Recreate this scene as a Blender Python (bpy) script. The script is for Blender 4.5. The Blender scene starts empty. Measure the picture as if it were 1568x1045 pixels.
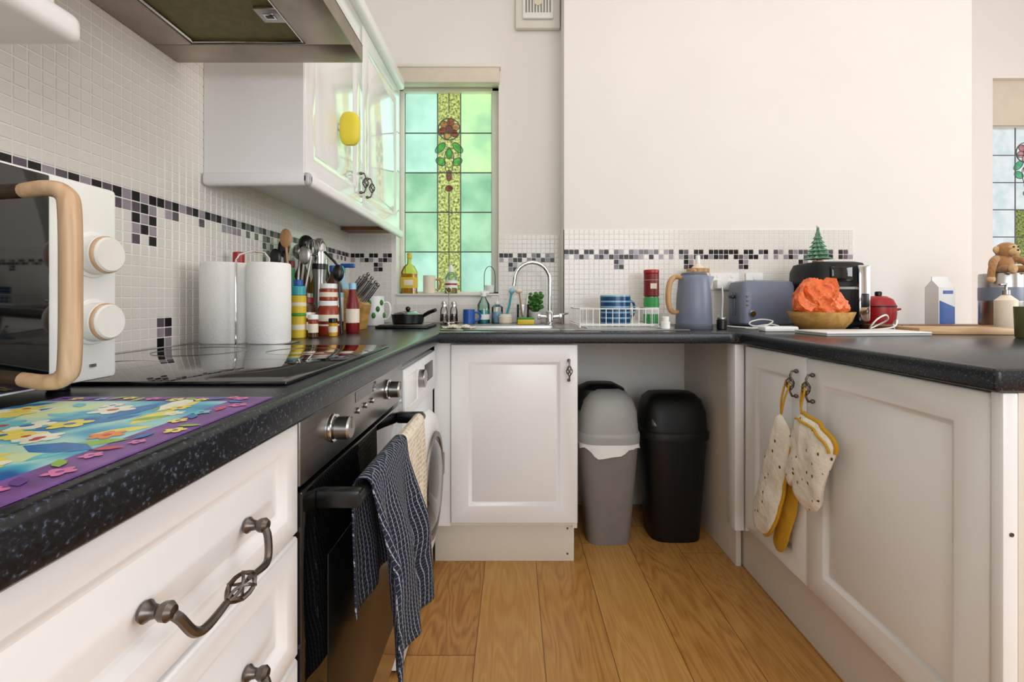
import bpy, bmesh, math, random
from mathutils import Vector, Matrix, noise as mn
R=random.Random(7)
S=bpy.context.scene
pi=math.pi
# ---------------------------------------------------------------- materials
def lin(h):
    h=h.lstrip('#'); o=[]
    for i in (0,2,4):
        c=int(h[i:i+2],16)/255
        o.append(c/12.92 if c<=.04045 else ((c+.055)/1.055)**2.4)
    return (*o,1)
def N(nt,t,ins=None,**kw):
    n=nt.nodes.new(t)
    for k,v in kw.items(): setattr(n,k,v)
    if ins:
        for k,v in ins.items():
            if isinstance(v,bpy.types.NodeSocket): nt.links.new(v,n.inputs[k])
            else: n.inputs[k].default_value=v
    return n
def base(name):
    m=bpy.data.materials.new(name); m.use_nodes=True
    nt=m.node_tree; return m,nt,nt.nodes['Principled BSDF']
def coords(nt,sc=(1,1,1)):
    tc=N(nt,'ShaderNodeTexCoord')
    mp=N(nt,'ShaderNodeMapping',{'Vector':tc.outputs['Object'],'Scale':sc})
    return mp.outputs['Vector']
def ramp(nt,fac,stops,interp='LINEAR'):
    r=N(nt,'ShaderNodeValToRGB',{'Fac':fac}); r.color_ramp.interpolation=interp
    e=r.color_ramp.elements
    while len(e)<len(stops): e.new(.5)
    for i,(p,c) in enumerate(stops):
        e[i].position=p; e[i].color=c
    return r.outputs['Color']
def mth(nt,op,a,b=None,c=None):
    d={0:a}
    if b is not None: d[1]=b
    if c is not None: d[2]=c
    return N(nt,'ShaderNodeMath',d,operation=op).outputs[0]
def mat(name,col,rough=.5,metal=0,noise=.05,ns=15,bump=0,bs=120,coat=0,trans=0,sheen=0,sc=(1,1,1),spec=.5,bd=.002):
    m,nt,p=base(name)
    c=lin(col) if isinstance(col,str) else col
    v=coords(nt,sc)
    nz=N(nt,'ShaderNodeTexNoise',{'Vector':v,'Scale':ns,'Detail':4.0})
    lo=tuple(x*(1-noise) for x in c[:3])+(1,); hi=tuple(min(1,x*(1+noise)) for x in c[:3])+(1,)
    nt.links.new(ramp(nt,nz.outputs[0],[(.3,lo),(.7,hi)]),p.inputs['Base Color'])
    p.inputs['Roughness'].default_value=rough; p.inputs['Metallic'].default_value=metal
    p.inputs['Coat Weight'].default_value=coat; p.inputs['Transmission Weight'].default_value=trans
    p.inputs['Sheen Weight'].default_value=sheen; p.inputs['Specular IOR Level'].default_value=spec
    if coat: p.inputs['Coat Roughness'].default_value=.05
    if bump:
        b=N(nt,'ShaderNodeTexNoise',{'Vector':v,'Scale':bs,'Detail':3.0})
        bn=N(nt,'ShaderNodeBump',{'Height':b.outputs[0],'Strength':bump,'Distance':bd})
        nt.links.new(bn.outputs[0],p.inputs['Normal'])
    return m
def woodmat(name,c1,c2,sc=(60,60,4),rough=.4):
    m,nt,p=base(name); v=coords(nt,sc)
    nz=N(nt,'ShaderNodeTexNoise',{'Vector':v,'Scale':1.0,'Detail':5.0,'Distortion':.6})
    nt.links.new(ramp(nt,nz.outputs[0],[(.3,lin(c1)),(.7,lin(c2))]),p.inputs['Base Color'])
    p.inputs['Roughness'].default_value=rough
    return m
def glassmat(name,c1,c2,ns=12,trans=.35,detail=4.0,sc=(1,1,1)):
    m=bpy.data.materials.new(name); m.use_nodes=True; nt=m.node_tree; nt.nodes.clear()
    v=coords(nt,sc)
    nz=N(nt,'ShaderNodeTexNoise',{'Vector':v,'Scale':ns,'Detail':detail})
    c=ramp(nt,nz.outputs[0],[(.36,lin(c1)),(.64,lin(c2))])
    tl=N(nt,'ShaderNodeBsdfTranslucent',{'Color':c}); tr=N(nt,'ShaderNodeBsdfTransparent',{'Color':c})
    mx=N(nt,'ShaderNodeMixShader',{0:trans,1:tl.outputs[0],2:tr.outputs[0]})
    gl=N(nt,'ShaderNodeBsdfGlossy',{'Roughness':.1})
    m2=N(nt,'ShaderNodeMixShader',{0:.04,1:mx.outputs[0],2:gl.outputs[0]})
    o=N(nt,'ShaderNodeOutputMaterial',{'Surface':m2.outputs[0]})
    return m
def clearglass(name,tint=(1,1,1,1),f=.14):
    m=bpy.data.materials.new(name); m.use_nodes=True; nt=m.node_tree; nt.nodes.clear()
    tr=N(nt,'ShaderNodeBsdfTransparent',{'Color':tint}); gl=N(nt,'ShaderNodeBsdfGlossy',{'Roughness':.05})
    fr=N(nt,'ShaderNodeFresnel',{'IOR':1.45})
    a=mth(nt,'ADD',fr.outputs[0],f*.4)
    mx=N(nt,'ShaderNodeMixShader',{0:a,1:tr.outputs[0],2:gl.outputs[0]})
    N(nt,'ShaderNodeOutputMaterial',{'Surface':mx.outputs[0]})
    return m

M={}
def mm(k,*a,**kw): M[k]=mat(k,*a,**kw); return M[k]
mm('wall_paint','#ebe6e0',.75,noise=.015,ns=3,bump=.06,bs=200)
mm('ceiling_paint','#f2f1ee',.8,noise=.01)
mm('cab','#efeeed',.3,noise=.01,ns=2,coat=.15)
mm('cabgloss','#ebebe9',.12,noise=.01,ns=2,coat=.7)
mm('panel','#e2dacd',.45,noise=.02,ns=3)
mm('plinth','#e0d7c9',.5,noise=.02,ns=3)
mm('tile_w','#e4dfd7',.16,noise=.02,ns=8)
mm('tile_k','#120f10',.25,noise=.25,ns=30,spec=.3)
mm('tile_m','#574c58',.2,noise=.25,ns=30)
mm('tile_g','#9c919a',.2,noise=.15,ns=30)
mm('grout','#efeae2',.9,noise=.03)
mm('steel','#a9a7a3',.3,1,noise=.06,ns=8,sc=(1,1,30))
mm('steel2','#8d8983',.38,1,noise=.12,ns=6)
mm('chrome','#d4d4d4',.08,1,noise=.02)
mm('pewter','#6f6862',.32,1,noise=.2,ns=80)
mm('black','#0c0c0d',.3,noise=.1)
mm('blackgl','#070707',.04,noise=.05,coat=.5)
mm('blackplastic','#121213',.45,noise=.08,bump=.1,bs=400,spec=.3)
mm('white','#efefec',.35,noise=.01)
mm('wmwhite','#eef0f1',.25,noise=.01)
mm('greybin','#827c77',.45,noise=.04,bump=.1,bs=500)
mm('greylid','#a3a3a0',.4,noise=.03)
mm('paper','#f4f2ee',.95,noise=.02,bump=.5,bs=260)
mm('bag','#f0efec',.35,noise=.03,bump=.5,bs=60)
mm('red','#a8181e',.35); mm('darkred','#7a1014',.4); mm('tomato','#98381e',.3,noise=.2,ns=60)
mm('orange','#f2702c',.3,noise=.10,ns=30,bump=.9,bs=55,bd=.012,coat=.2); mm('yellow','#dcbc28',.4); mm('green','#2f9a4a',.4); mm('blue','#2256a8',.35)
mm('reflyellow','#e6d63e',.5,noise=.04)
mm('navyblue','#263f78',.4); mm('teal','#3aa7b0',.35); mm('lblue','#9ccbe6',.3); mm('cream','#eadfca',.5)
mm('slate','#747c8e',.38,noise=.03); mm('slatedark','#555b68',.4)
mm('brownglass','#4a3018',.15); mm('pink','#d98ba0',.4); mm('tan','#a97a4c',.95,noise=.25,ns=90,bump=.8,bs=160,sheen=.4); mm('tanlight','#d0ab7e',.95,noise=.15,ns=90,bump=.6,bs=160)
mm('mustard','#c8961e',.85,noise=.1,ns=200,bump=.3,bs=500)
mm('leaf','#3f7a2c',.6,noise=.3,ns=60); mm('pine','#6f9a7c',.7,noise=.35,ns=120)
mm('olive','#5a5a34',.4,noise=.1); mm('lead','#6a6e6e',.5,.4)
mm('frame','#e4dfd5',.4,noise=.02); mm('blind','#d8cdbb',.7,noise=.03)
mm('knob','#e8e6e0',.35); mm('amber','#c9982a',.1,noise=.1)
mm('soil','#3b2a1c',.9,noise=.3)
for k,c in (('pm_blue','#2c78b8'),('pm_cyan','#6cc4cc'),('pm_yel','#eedd66'),('pm_wht','#f0f0dc'),('pm_or','#ea8a44'),('pm_gr','#8cb84a'),('pm_pk','#d878a8'),('pm_pu','#6f4a94'),('pm_rd','#c84a48')): mm(k,c,.35,noise=.12,ns=60)
M['wood']=woodmat('wood','#a97a48','#cda070'); M['woodh']=woodmat('woodh','#b4906c','#d6b492',(90,90,7))
M['wooddark']=woodmat('wooddark','#6f4726','#8f6238',(6,60,60)); M['bamboo']=woodmat('bamboo','#a9793a','#cda05a',(50,6,50))
M['woody']=woodmat('woody','#b98f60','#d2b084',(4,60,60))
M['glass']=clearglass('glass'); M['glassg']=clearglass('glassg',(.75,.92,.85,1)); M['glasso']=clearglass('glasso',(.95,.85,.35,1))
M['filter']=mat('filter','#6e6a42',.55,.2,noise=.15,ns=60,bump=.8,bs=300)
M['rim']=mat('rim','#a09488',.35,.9,noise=.18,ns=9)
# worktop
m,nt,p=base('worktop'); v=coords(nt)
vz=N(nt,'ShaderNodeTexNoise',{'Vector':v,'Scale':300.0,'Detail':2.0})
c=ramp(nt,vz.outputs[0],[(.36,lin('#0d0f13')),(.54,lin('#171a20')),(.63,lin('#262b36')),(.74,lin('#566074'))])
nt.links.new(c,p.inputs['Base Color']); p.inputs['Roughness'].default_value=.27; p.inputs['Specular IOR Level'].default_value=.5
M['worktop']=m
# floor
m,nt,p=base('oak_laminate'); tc=N(nt,'ShaderNodeTexCoord'); sp=N(nt,'ShaderNodeSeparateXYZ',{0:tc.outputs['Object']})
u=mth(nt,'DIVIDE',mth(nt,'ADD',sp.outputs[0],4.111),.2); iu=mth(nt,'FLOOR',u); fu=mth(nt,'FRACT',u)
w1=N(nt,'ShaderNodeTexWhiteNoise',{'W':iu},noise_dimensions='1D').outputs['Value']
vv=mth(nt,'DIVIDE',mth(nt,'ADD',mth(nt,'MULTIPLY',w1,1.3),mth(nt,'ADD',sp.outputs[1],6.35)),1.25)
iv=mth(nt,'FLOOR',vv); fv=mth(nt,'FRACT',vv)
rnd=N(nt,'ShaderNodeTexWhiteNoise',{'W':mth(nt,'ADD',mth(nt,'MULTIPLY',iu,7.31),mth(nt,'MULTIPLY',iv,3.77))},noise_dimensions='1D').outputs['Value']
cv=N(nt,'ShaderNodeCombineXYZ',{0:mth(nt,'MULTIPLY',sp.outputs[0],9.0),1:mth(nt,'MULTIPLY',sp.outputs[1],1.3),2:mth(nt,'MULTIPLY',rnd,23.0)}).outputs[0]
n1=N(nt,'ShaderNodeTexNoise',{'Vector':cv,'Scale':1.0,'Detail':2.5,'Distortion':.5}).outputs[0]
rings=mth(nt,'FRACT',mth(nt,'MULTIPLY',n1,14.0))
rings=mth(nt,'ABSOLUTE',mth(nt,'SUBTRACT',rings,.5))
cv2=N(nt,'ShaderNodeCombineXYZ',{0:mth(nt,'MULTIPLY',sp.outputs[0],200.0),1:mth(nt,'MULTIPLY',sp.outputs[1],8.0),2:rnd}).outputs[0]
n2=N(nt,'ShaderNodeTexNoise',{'Vector':cv2,'Scale':1.0,'Detail':3.0}).outputs[0]
g=mth(nt,'ADD',mth(nt,'MULTIPLY',rings,.46),mth(nt,'ADD',mth(nt,'MULTIPLY',n2,.45),mth(nt,'MULTIPLY',rnd,.26)))
c=ramp(nt,g,[(.2,lin('#96642c')),(.45,lin('#b88444')),(.8,lin('#ca9c58'))])
e1=mth(nt,'MINIMUM',fu,mth(nt,'SUBTRACT',1.0,fu)); e2=mth(nt,'MULTIPLY',mth(nt,'MINIMUM',fv,mth(nt,'SUBTRACT',1.0,fv)),6.0)
gap=mth(nt,'LESS_THAN',mth(nt,'MINIMUM',e1,e2),.007)
mx=N(nt,'ShaderNodeMix',{0:gap,6:c,7:lin('#7a5028')},data_type='RGBA')
nt.links.new(mx.outputs[2],p.inputs['Base Color']); p.inputs['Roughness'].default_value=.3
M['floor']=m
# placemat ground
m,nt,p=base('placemat_print'); v=coords(nt)
nz=N(nt,'ShaderNodeTexNoise',{'Vector':v,'Scale':11.0,'Detail':2.0,'Distortion':.5})
c=ramp(nt,nz.outputs[0],[(.34,lin('#2a62a8')),(.46,lin('#4fb0cc')),(.54,lin('#a8dcd8')),(.64,lin('#d6e6b0'))])
nt.links.new(c,p.inputs['Base Color']); p.inputs['Roughness'].default_value=.35; M['mat']=m
mm('purple','#7c5496',.4,noise=.3,ns=40)
# navy towel
m,nt,p=base('navy_towel'); tc=N(nt,'ShaderNodeTexCoord'); sp=N(nt,'ShaderNodeSeparateXYZ',{0:tc.outputs['Object']})
nz=N(nt,'ShaderNodeTexNoise',{'Vector':tc.outputs['Object'],'Scale':9.0,'Detail':2.0}).outputs[0]
a=mth(nt,'FRACT',mth(nt,'MULTIPLY',mth(nt,'ADD',mth(nt,'ADD',sp.outputs[1],mth(nt,'MULTIPLY',sp.outputs[2],.28)),mth(nt,'MULTIPLY',nz,.03)),105.0))
l1=mth(nt,'LESS_THAN',a,.17)
bq=mth(nt,'FRACT',mth(nt,'MULTIPLY',mth(nt,'ADD',mth(nt,'SUBTRACT',sp.outputs[2],mth(nt,'MULTIPLY',sp.outputs[1],.25)),mth(nt,'MULTIPLY',nz,.04)),90.0))
l2=mth(nt,'LESS_THAN',bq,.15)
ln=mth(nt,'ADD',mth(nt,'MULTIPLY',l1,mth(nt,'ADD',.2,mth(nt,'MULTIPLY',mth(nt,'GREATER_THAN',bq,.35),.5))),mth(nt,'MULTIPLY',l2,.2))
mx=N(nt,'ShaderNodeMix',{0:ln,6:lin('#101a30'),7:lin('#c6cad2')},data_type='RGBA')
nt.links.new(mx.outputs[2],p.inputs['Base Color']); p.inputs['Roughness'].default_value=.95; M['navytowel']=m
m,nt,p=base('waffle_towel'); v=coords(nt,(1,1,1))
ck=N(nt,'ShaderNodeTexVoronoi',{'Vector':v,'Scale':90.0,'Randomness':.3})
nt.links.new(ramp(nt,ck.outputs[0],[(.2,lin('#c0b294')),(.6,lin('#ece3d2'))]),p.inputs['Base Color'])
bn=N(nt,'ShaderNodeBump',{'Height':ck.outputs[0],'Strength':.8,'Distance':.004}); nt.links.new(bn.outputs[0],p.inputs['Normal'])
p.inputs['Roughness'].default_value=.95; M['waffle']=m
m,nt,p=base('mitt_cloth'); v=coords(nt,(1,1,.6))
ck=N(nt,'ShaderNodeTexVoronoi',{'Vector':v,'Scale':52.0,'Randomness':.75})
nt.links.new(ramp(nt,ck.outputs[0],[(.12,lin('#3c3a2c')),(.16,lin('#8a7a4a')),(.19,lin('#e8e0d0'))]),p.inputs['Base Color']); p.inputs['Roughness'].default_value=.9
nb=N(nt,'ShaderNodeTexNoise',{'Vector':coords(nt),'Scale':28.0,'Detail':3.0}); bn=N(nt,'ShaderNodeBump',{'Height':nb.outputs[0],'Strength':.7,'Distance':.012}); nt.links.new(bn.outputs[0],p.inputs['Normal']); M['mitt']=m
m,nt,p=base('mug_stripe'); tc=N(nt,'ShaderNodeTexCoord'); sp=N(nt,'ShaderNodeSeparateXYZ',{0:tc.outputs['Object']})
a=mth(nt,'FRACT',mth(nt,'MULTIPLY',sp.outputs[2],42.0))
mx=N(nt,'ShaderNodeMix',{0:mth(nt,'LESS_THAN',a,.3),6:lin('#1c416e'),7:lin('#7fb4d0')},data_type='RGBA')
nt.links.new(mx.outputs[2],p.inputs['Base Color']); p.inputs['Roughness'].default_value=.2; M['mugstripe']=m
# stained glass
M['sg_green']=glassmat('sg_green','#6c9c7c','#8fb896',6,.5)
M['sg_teal']=glassmat('sg_teal','#84b09c','#a4ccba',5,.5)
M['sg_dk']=glassmat('sg_dk','#8ab48a','#aad094',6,.5)
M['sg_yel']=glassmat('sg_yel','#46562a','#b4bc70',75,.5,8)
M['sg_red']=glassmat('sg_red','#a04a58','#c06c78',20,.35)
M['sg_leaf']=glassmat('sg_leaf','#4cb07c','#7ccc9c',20,.35)
M['sg_clear']=glassmat('sg_clear','#dfeeee','#ffffff',12,.7)
M['sg_pink']=glassmat('sg_pink','#cc7c80','#e8b4ae',20,.4)

# ---------------------------------------------------------------- mesh builder
class B:
    def __init__(s): s.v=[];s.f=[];s.m=[];s.mats=[]
    def mi(s,k):
        mt=M[k] if isinstance(k,str) else k
        if mt not in s.mats: s.mats.append(mt)
        return s.mats.index(mt)
    def add(s,vs,fs,k,X=None):
        o=len(s.v); i=s.mi(k)
        s.v+= [tuple(X@Vector(v)) if X else tuple(v) for v in vs]
        for f in fs: s.f.append([o+a for a in f]); s.m.append(i)
    def bm(s,b,k,X=None):
        b.verts.index_update()
        s.add([v.co.copy() for v in b.verts],[[v.index for v in f.verts] for f in b.faces],k,X); b.free()
    def box(s,x0,x1,y0,y1,z0,z1,k,bev=0,seg=2,X=None):
        b=bmesh.new(); bmesh.ops.create_cube(b,size=1)
        for v in b.verts: v.co=Vector(((x0+x1)/2+v.co.x*(x1-x0),(y0+y1)/2+v.co.y*(y1-y0),(z0+z1)/2+v.co.z*(z1-z0)))
        if bev: bmesh.ops.bevel(b,geom=list(b.edges),offset=bev,segments=seg,profile=.5,affect='EDGES')
        s.bm(b,k,X)
    def lathe(s,c,prof,k,n=28,X=None,mod=None):
        vs=[];fs=[]
        for (r,z) in prof:
            for i in range(n):
                a=2*pi*i/n; rr=r*(mod(a,z) if mod else 1)
                vs.append(Vector((c[0]+rr*math.cos(a),c[1]+rr*math.sin(a),c[2]+z)))
        L=len(prof)
        for j in range(L-1):
            for i in range(n):
                fs.append([j*n+i,j*n+(i+1)%n,(j+1)*n+(i+1)%n,(j+1)*n+i])
        if prof[0][0]>1e-4: fs.append(list(range(n))[::-1])
        if prof[-1][0]>1e-4: fs.append([(L-1)*n+i for i in range(n)])
        s.add(vs,fs,k,X)
    def cyl(s,c,r,h,k,ax='Z',n=28,bev=.0015,r2=None):
        r2=r if r2 is None else r2
        X=Matrix.Translation(Vector(c))
        if ax=='X': X=X@Matrix.Rotation(pi/2,4,'Y')
        if ax=='-X': X=X@Matrix.Rotation(-pi/2,4,'Y')
        if ax=='-Y': X=X@Matrix.Rotation(pi/2,4,'X')
        s.lathe((0,0,0),[(r-bev,0),(r,bev),(r2,h-bev),(r2-bev,h)],k,n,X)
    def tube(s,pts,r,k,n=8,closed=False):
        P=[Vector(p) for p in pts]; L=len(P); vs=[];fs=[]
        prev=None
        for i,p in enumerate(P):
            if closed: t=(P[(i+1)%L]-P[i-1])
            else: t=P[min(i+1,L-1)]-P[max(i-1,0)]
            t.normalize()
            if prev is None:
                up=Vector((0,0,1)) if abs(t.z)<.9 else Vector((1,0,0))
                a=t.cross(up).normalized()
            else:
                a=(prev-t*prev.dot(t)).normalized()
            prev=a; b=t.cross(a)
            rr=r[i] if isinstance(r,(list,tuple)) else r
            for j in range(n):
                g=2*pi*j/n; vs.append(p+a*rr*math.cos(g)+b*rr*math.sin(g))
        for i in range(L if closed else L-1):
            for j in range(n):
                i2=(i+1)%L
                fs.append([i*n+j,i*n+(j+1)%n,i2*n+(j+1)%n,i2*n+j])
        if not closed: fs.append(list(range(n))[::-1]); fs.append([(L-1)*n+j for j in range(n)])
        s.add(vs,fs,k)
    def curve(s,pts,r,k,n=8,sub=5):
        P=[Vector(p) for p in pts]; O=[]; L=len(P)
        for i in range(L-1):
            p0=P[max(i-1,0)];p1=P[i];p2=P[i+1];p3=P[min(i+2,L-1)]
            for q in range(sub):
                t=q/sub; O.append(.5*((2*p1)+(-p0+p2)*t+(2*p0-5*p1+4*p2-p3)*t*t+(-p0+3*p1-3*p2+p3)*t**3))
        O.append(P[-1])
        if isinstance(r,(list,tuple)):
            r=[r[min(int(i/sub),L-2)]*(1-(i/sub-min(int(i/sub),L-2)))+r[min(int(i/sub)+1,L-1)]*(i/sub-min(int(i/sub),L-2)) for i in range(len(O))]
        s.tube(O,r,k,n)
    def sph(s,c,r,k,X=None,u=20,w=12,jit=0):
        if not isinstance(r,(tuple,list)): r=(r,r,r)
        b=bmesh.new(); bmesh.ops.create_uvsphere(b,u_segments=u,v_segments=w,radius=1)
        for v in b.verts:
            q=1+ (jit*mn.noise(v.co*2.3+Vector(c)*9) if jit else 0)
            v.co=Vector((v.co.x*r[0]*q,v.co.y*r[1]*q,v.co.z*r[2]*q))
        T=Matrix.Translation(Vector(c)); s.bm(b,k,T@X if X else T)
    def loft(s,secs,k,n=40,e=.28,cap=True):
        vs=[];fs=[]
        for (cx,cy,z,wx,wy) in secs:
            for i in range(n):
                a=2*pi*i/n; ca,sa=math.cos(a),math.sin(a)
                vs.append((cx+wx/2*math.copysign(abs(ca)**(e*2) if e<.5 else abs(ca),ca),cy+wy/2*math.copysign(abs(sa)**(e*2) if e<.5 else abs(sa),sa),z))
        L=len(secs)
        for j in range(L-1):
            for i in range(n): fs.append([j*n+i,j*n+(i+1)%n,(j+1)*n+(i+1)%n,(j+1)*n+i])
        if cap: fs.append(list(range(n))[::-1]); fs.append([(L-1)*n+i for i in range(n)])
        s.add(vs,fs,k)
    def door(s,plane,pos,a0,a1,z0,z1,k,t=.02,fr=.066):
        sg={'X+':1,'X-':-1,'Y-':-1}[plane]
        rings=[(0,-t),(0,-.005),(.002,-.0015),(.005,0),(fr,0),(fr+.003,-.0015),(fr+.009,-.0085),(fr+.015,-.010),(fr+.018,-.0085),(fr+.042,-.002),(fr+.045,-.001)]
        vs=[]
        for (i,d) in rings:
            for (a,z) in ((a0+i,z0+i),(a1-i,z0+i),(a1-i,z1-i),(a0+i,z1-i)):
                q=pos+sg*d
                vs.append((q,a,z) if plane[0]=='X' else (a,q,z))
        fs=[[0,1,2,3]]
        for j in range(len(rings)-1):
            for i in range(4): fs.append([j*4+i,j*4+(i+1)%4,(j+1)*4+(i+1)%4,(j+1)*4+i])
        j=len(rings)-1; fs.append([j*4+i for i in range(4)])
        s.add(vs,fs,k)
    def tiles(s,o,U,nu,nv,nrm,fn,pitch=.0252,h=.0014):
        o=Vector(o);U=Vector(U);V=Vector((0,0,1));n=Vector(nrm);g=.0012;c=.0009
        for i in range(nu):
            for j in range(nv):
                p=o+U*(i*pitch)+V*(j*pitch); q=pitch
                a=[p+U*x+V*z for x,z in ((g,g),(q-g,g),(q-g,q-g),(g,q-g))]
                g2=g+c
                b=[p+U*x+V*z+n*h for x,z in ((g2,g2),(q-g2,g2),(q-g2,q-g2),(g2,q-g2))]
                s.add(a+b,[[4,5,6,7]]+[[x,(x+1)%4,4+(x+1)%4,4+x] for x in range(4)],fn(i,j))
    def pillow(s,outl,th,k,fx,pw=4):
        n=len(outl); O=[]
        for i in range(n):
            p0=outl[i-1];p1=outl[i];p2=outl[(i+1)%n];p3=outl[(i+2)%n]
            for q in range(4):
                t=q/4
                O.append(tuple(.5*((2*p1[c])+(-p0[c]+p2[c])*t+(2*p0[c]-5*p1[c]+4*p2[c]-p3[c])*t*t+(-p0[c]+3*p1[c]-3*p2[c]+p3[c])*t**3) for c in (0,1)))
        cx=sum(p[0] for p in O)/len(O); cy=sum(p[1] for p in O)/len(O); m=len(O)
        for sg in (1,-1):
            vs=[];fs=[]
            R_=[1,.96,.88,.75,.6,.45,.3,.15]
            for r in R_:
                for p in O: vs.append(fx(cx+(p[0]-cx)*r,cy+(p[1]-cy)*r,sg*th*math.sqrt(max(0,1-r**pw))))
            vs.append(fx(cx,cy,sg*th))
            for j in range(len(R_)-1):
                for i in range(m): fs.append([j*m+i,j*m+(i+1)%m,(j+1)*m+(i+1)%m,(j+1)*m+i])
            for i in range(m): fs.append([(len(R_)-1)*m+i,(len(R_)-1)*m+(i+1)%m,len(R_)*m])
            s.add(vs,fs,k)
        return [fx(p[0],p[1],0) for p in O]
    def make(s,name,parent=None,ang=38,recalc=True):
        me=bpy.data.meshes.new(name); me.from_pydata(s.v,[],s.f)
        for mt in s.mats: me.materials.append(mt)
        me.polygons.foreach_set('material_index',s.m)
        me.update()
        if recalc:
            b=bmesh.new(); b.from_mesh(me); bmesh.ops.recalc_face_normals(b,faces=b.faces); b.to_mesh(me); b.free()
        me.polygons.foreach_set('use_smooth',[True]*len(me.polygons))
        me.set_sharp_from_angle(angle=math.radians(ang))
        o=bpy.data.objects.new(name,me); S.collection.objects.link(o)
        if parent: o.parent=parent
        return o
WT=.912
# ---------------------------------------------------------------- room shell
def wallbox(name,boxes,k='wall_paint'):
    b=B()
    for x in boxes: b.box(*x,k)
    return b.make(name)
b=B(); b.box(-1.05,4.6,-2.6,3.2,-.06,0,'floor'); b.make('floor')
b=B(); b.box(-1.05,4.6,-2.6,3.2,3.15,3.25,'ceiling_paint'); b.make('ceiling')
wl=wallbox('wall_left',[(-1.05,-.893,-2.6,2.62,0,3.15)])
W0,W1,Z0,Z1=-.64,-.08,1.07,2.235
wb=wallbox('wall_back',[(-.893,W0,2.483,2.64,0,3.15),(W0,W1,2.483,2.64,0,Z0),(W0,W1,2.483,2.64,Z1,3.15),(W1,.257,2.483,2.64,0,3.15),
   (.257,2.32,2.303,2.64,0,3.15),(2.2,2.32,2.64,3.0,0,3.15),(2.2,3.16,3.0,3.14,0,3.15),(3.16,3.78,3.0,3.14,0,1.26),(3.16,3.78,3.0,3.14,2.5,3.15),(3.78,4.6,3.0,3.14,0,3.15)])
wallbox('wall_right',[(4.5,4.62,-2.6,-.9,0,3.15),(4.5,4.62,1.4,3.14,0,3.15),(4.5,4.62,-.9,1.4,0,.9),(4.5,4.62,-.9,1.4,2.5,3.15)])
wallbox('wall_rear',[(-1.05,-.2,-2.72,-2.6,0,3.15),(2.6,4.6,-2.72,-2.6,0,3.15),(-.2,2.6,-2.72,-2.6,0,.8),(-.2,2.6,-2.72,-2.6,2.5,3.15)])
b=B(); b.box(.012,.252,2.452,2.482,2.502,2.80,'frame',.006); b.box(.05,.215,2.435,2.452,2.545,2.72,'white',.006)
for i in range(9): b.box(.065+i*.016,.073+i*.016,2.433,2.436,2.575,2.69,'steel2')
b.cyl((.132,2.436,2.632),.022,.006,'cream','-Y'); b.make('extractor_fan')
# tiled splashbacks
def pick(seedlist): return R.choice(seedlist)
K,Mv,G='tile_k','tile_m','tile_g'
def mk_fn(clusters):
    def fn(i,J):
        for (ci,cells) in clusters:
            for (dx,jj,kk) in cells:
                if i==ci+dx and J==jj: return kk
        if J==14: return (K,G,K,Mv,K,G,Mv)[i%7]
        if J==13: return pick(['tile_w',G,'tile_w','tile_w',Mv,G])
        return 'tile_w'
    return fn
cl5=[(0,14,K),(1,14,G),(2,14,K),(0,13,Mv),(1,13,K),(2,13,G),(0,12,K),(1,12,G),(2,12,K),(0,11,G),(1,11,K),(1,10,'tile_w'),(2,11,G),(2,10,K),(0,10,Mv)]
cl3=[(0,0,K),(1,0,G),(0,1,G),(1,1,Mv),(0,2,Mv),(1,2,K)]
yo=-.502
b=B(); b.box(-.8935,-.8905,yo,2.48,WT,2.62,'grout')
ci=lambda Y:int((Y-yo)/.0252)
b.tiles((-.8905,yo,WT),(0,1,0),118,67,(1,0,0),mk_fn([(ci(1.07),cl5),(ci(1.15),cl3),(ci(1.62),cl5),(ci(2.1),cl5)]))
b.make('tiled_splashback_left',wl,recalc=False)
def fn_b(cl):
    def fn(i,j):
        for (c0,cells) in cl:
            for (dx,jj,kk) in cells:
                if i==c0+dx and j==jj: return kk
        if j==14: return (K,G,K,'tile_w',Mv,K,Mv,'tile_w')[(i*5+i//4)%8]
        if j==13: return (G,'tile_w',K,G,Mv,'tile_w',K)[(i*5+i//3)%7]
        return 'tile_w'
    return fn
clr=[(0,12,K),(1,12,G),(0,11,Mv),(1,11,K),(0,10,'tile_w'),(2,13,K)]
b=B(); b.box(-.89,W0+.001,2.4805,2.483,WT,1.391,'grout')
b.tiles((-.888,2.4805,WT),(1,0,0),9,19,(0,-1,0),fn_b([(5,clr)]))
b.box(W0,W1,2.4805,2.483,WT,Z0-.03,'grout'); b.tiles((W0-.01,2.4805,WT),(1,0,0),22,4,(0,-1,0),lambda i,j:'tile_w')
b.box(W1-.001,.257,2.4805,2.483,WT,1.391,'grout'); b.tiles((W1+.002,2.4805,WT),(1,0,0),13,19,(0,-1,0),fn_b([(2,clr)]))
b.box(.2545,.2572,2.3005,2.48,WT,1.391,'grout')
b.make('tiled_splashback_corner',wb,recalc=False)
b=B(); b.box(.2545,1.72,2.3005,2.303,WT,1.391,'grout')
b.tiles((.256,2.3005,WT),(1,0,0),58,19,(0,-1,0),fn_b([(10,clr),(24,clr),(35,clr),(47,clr)])); b.make('tiled_splashback_back',wb,recalc=False)

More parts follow.
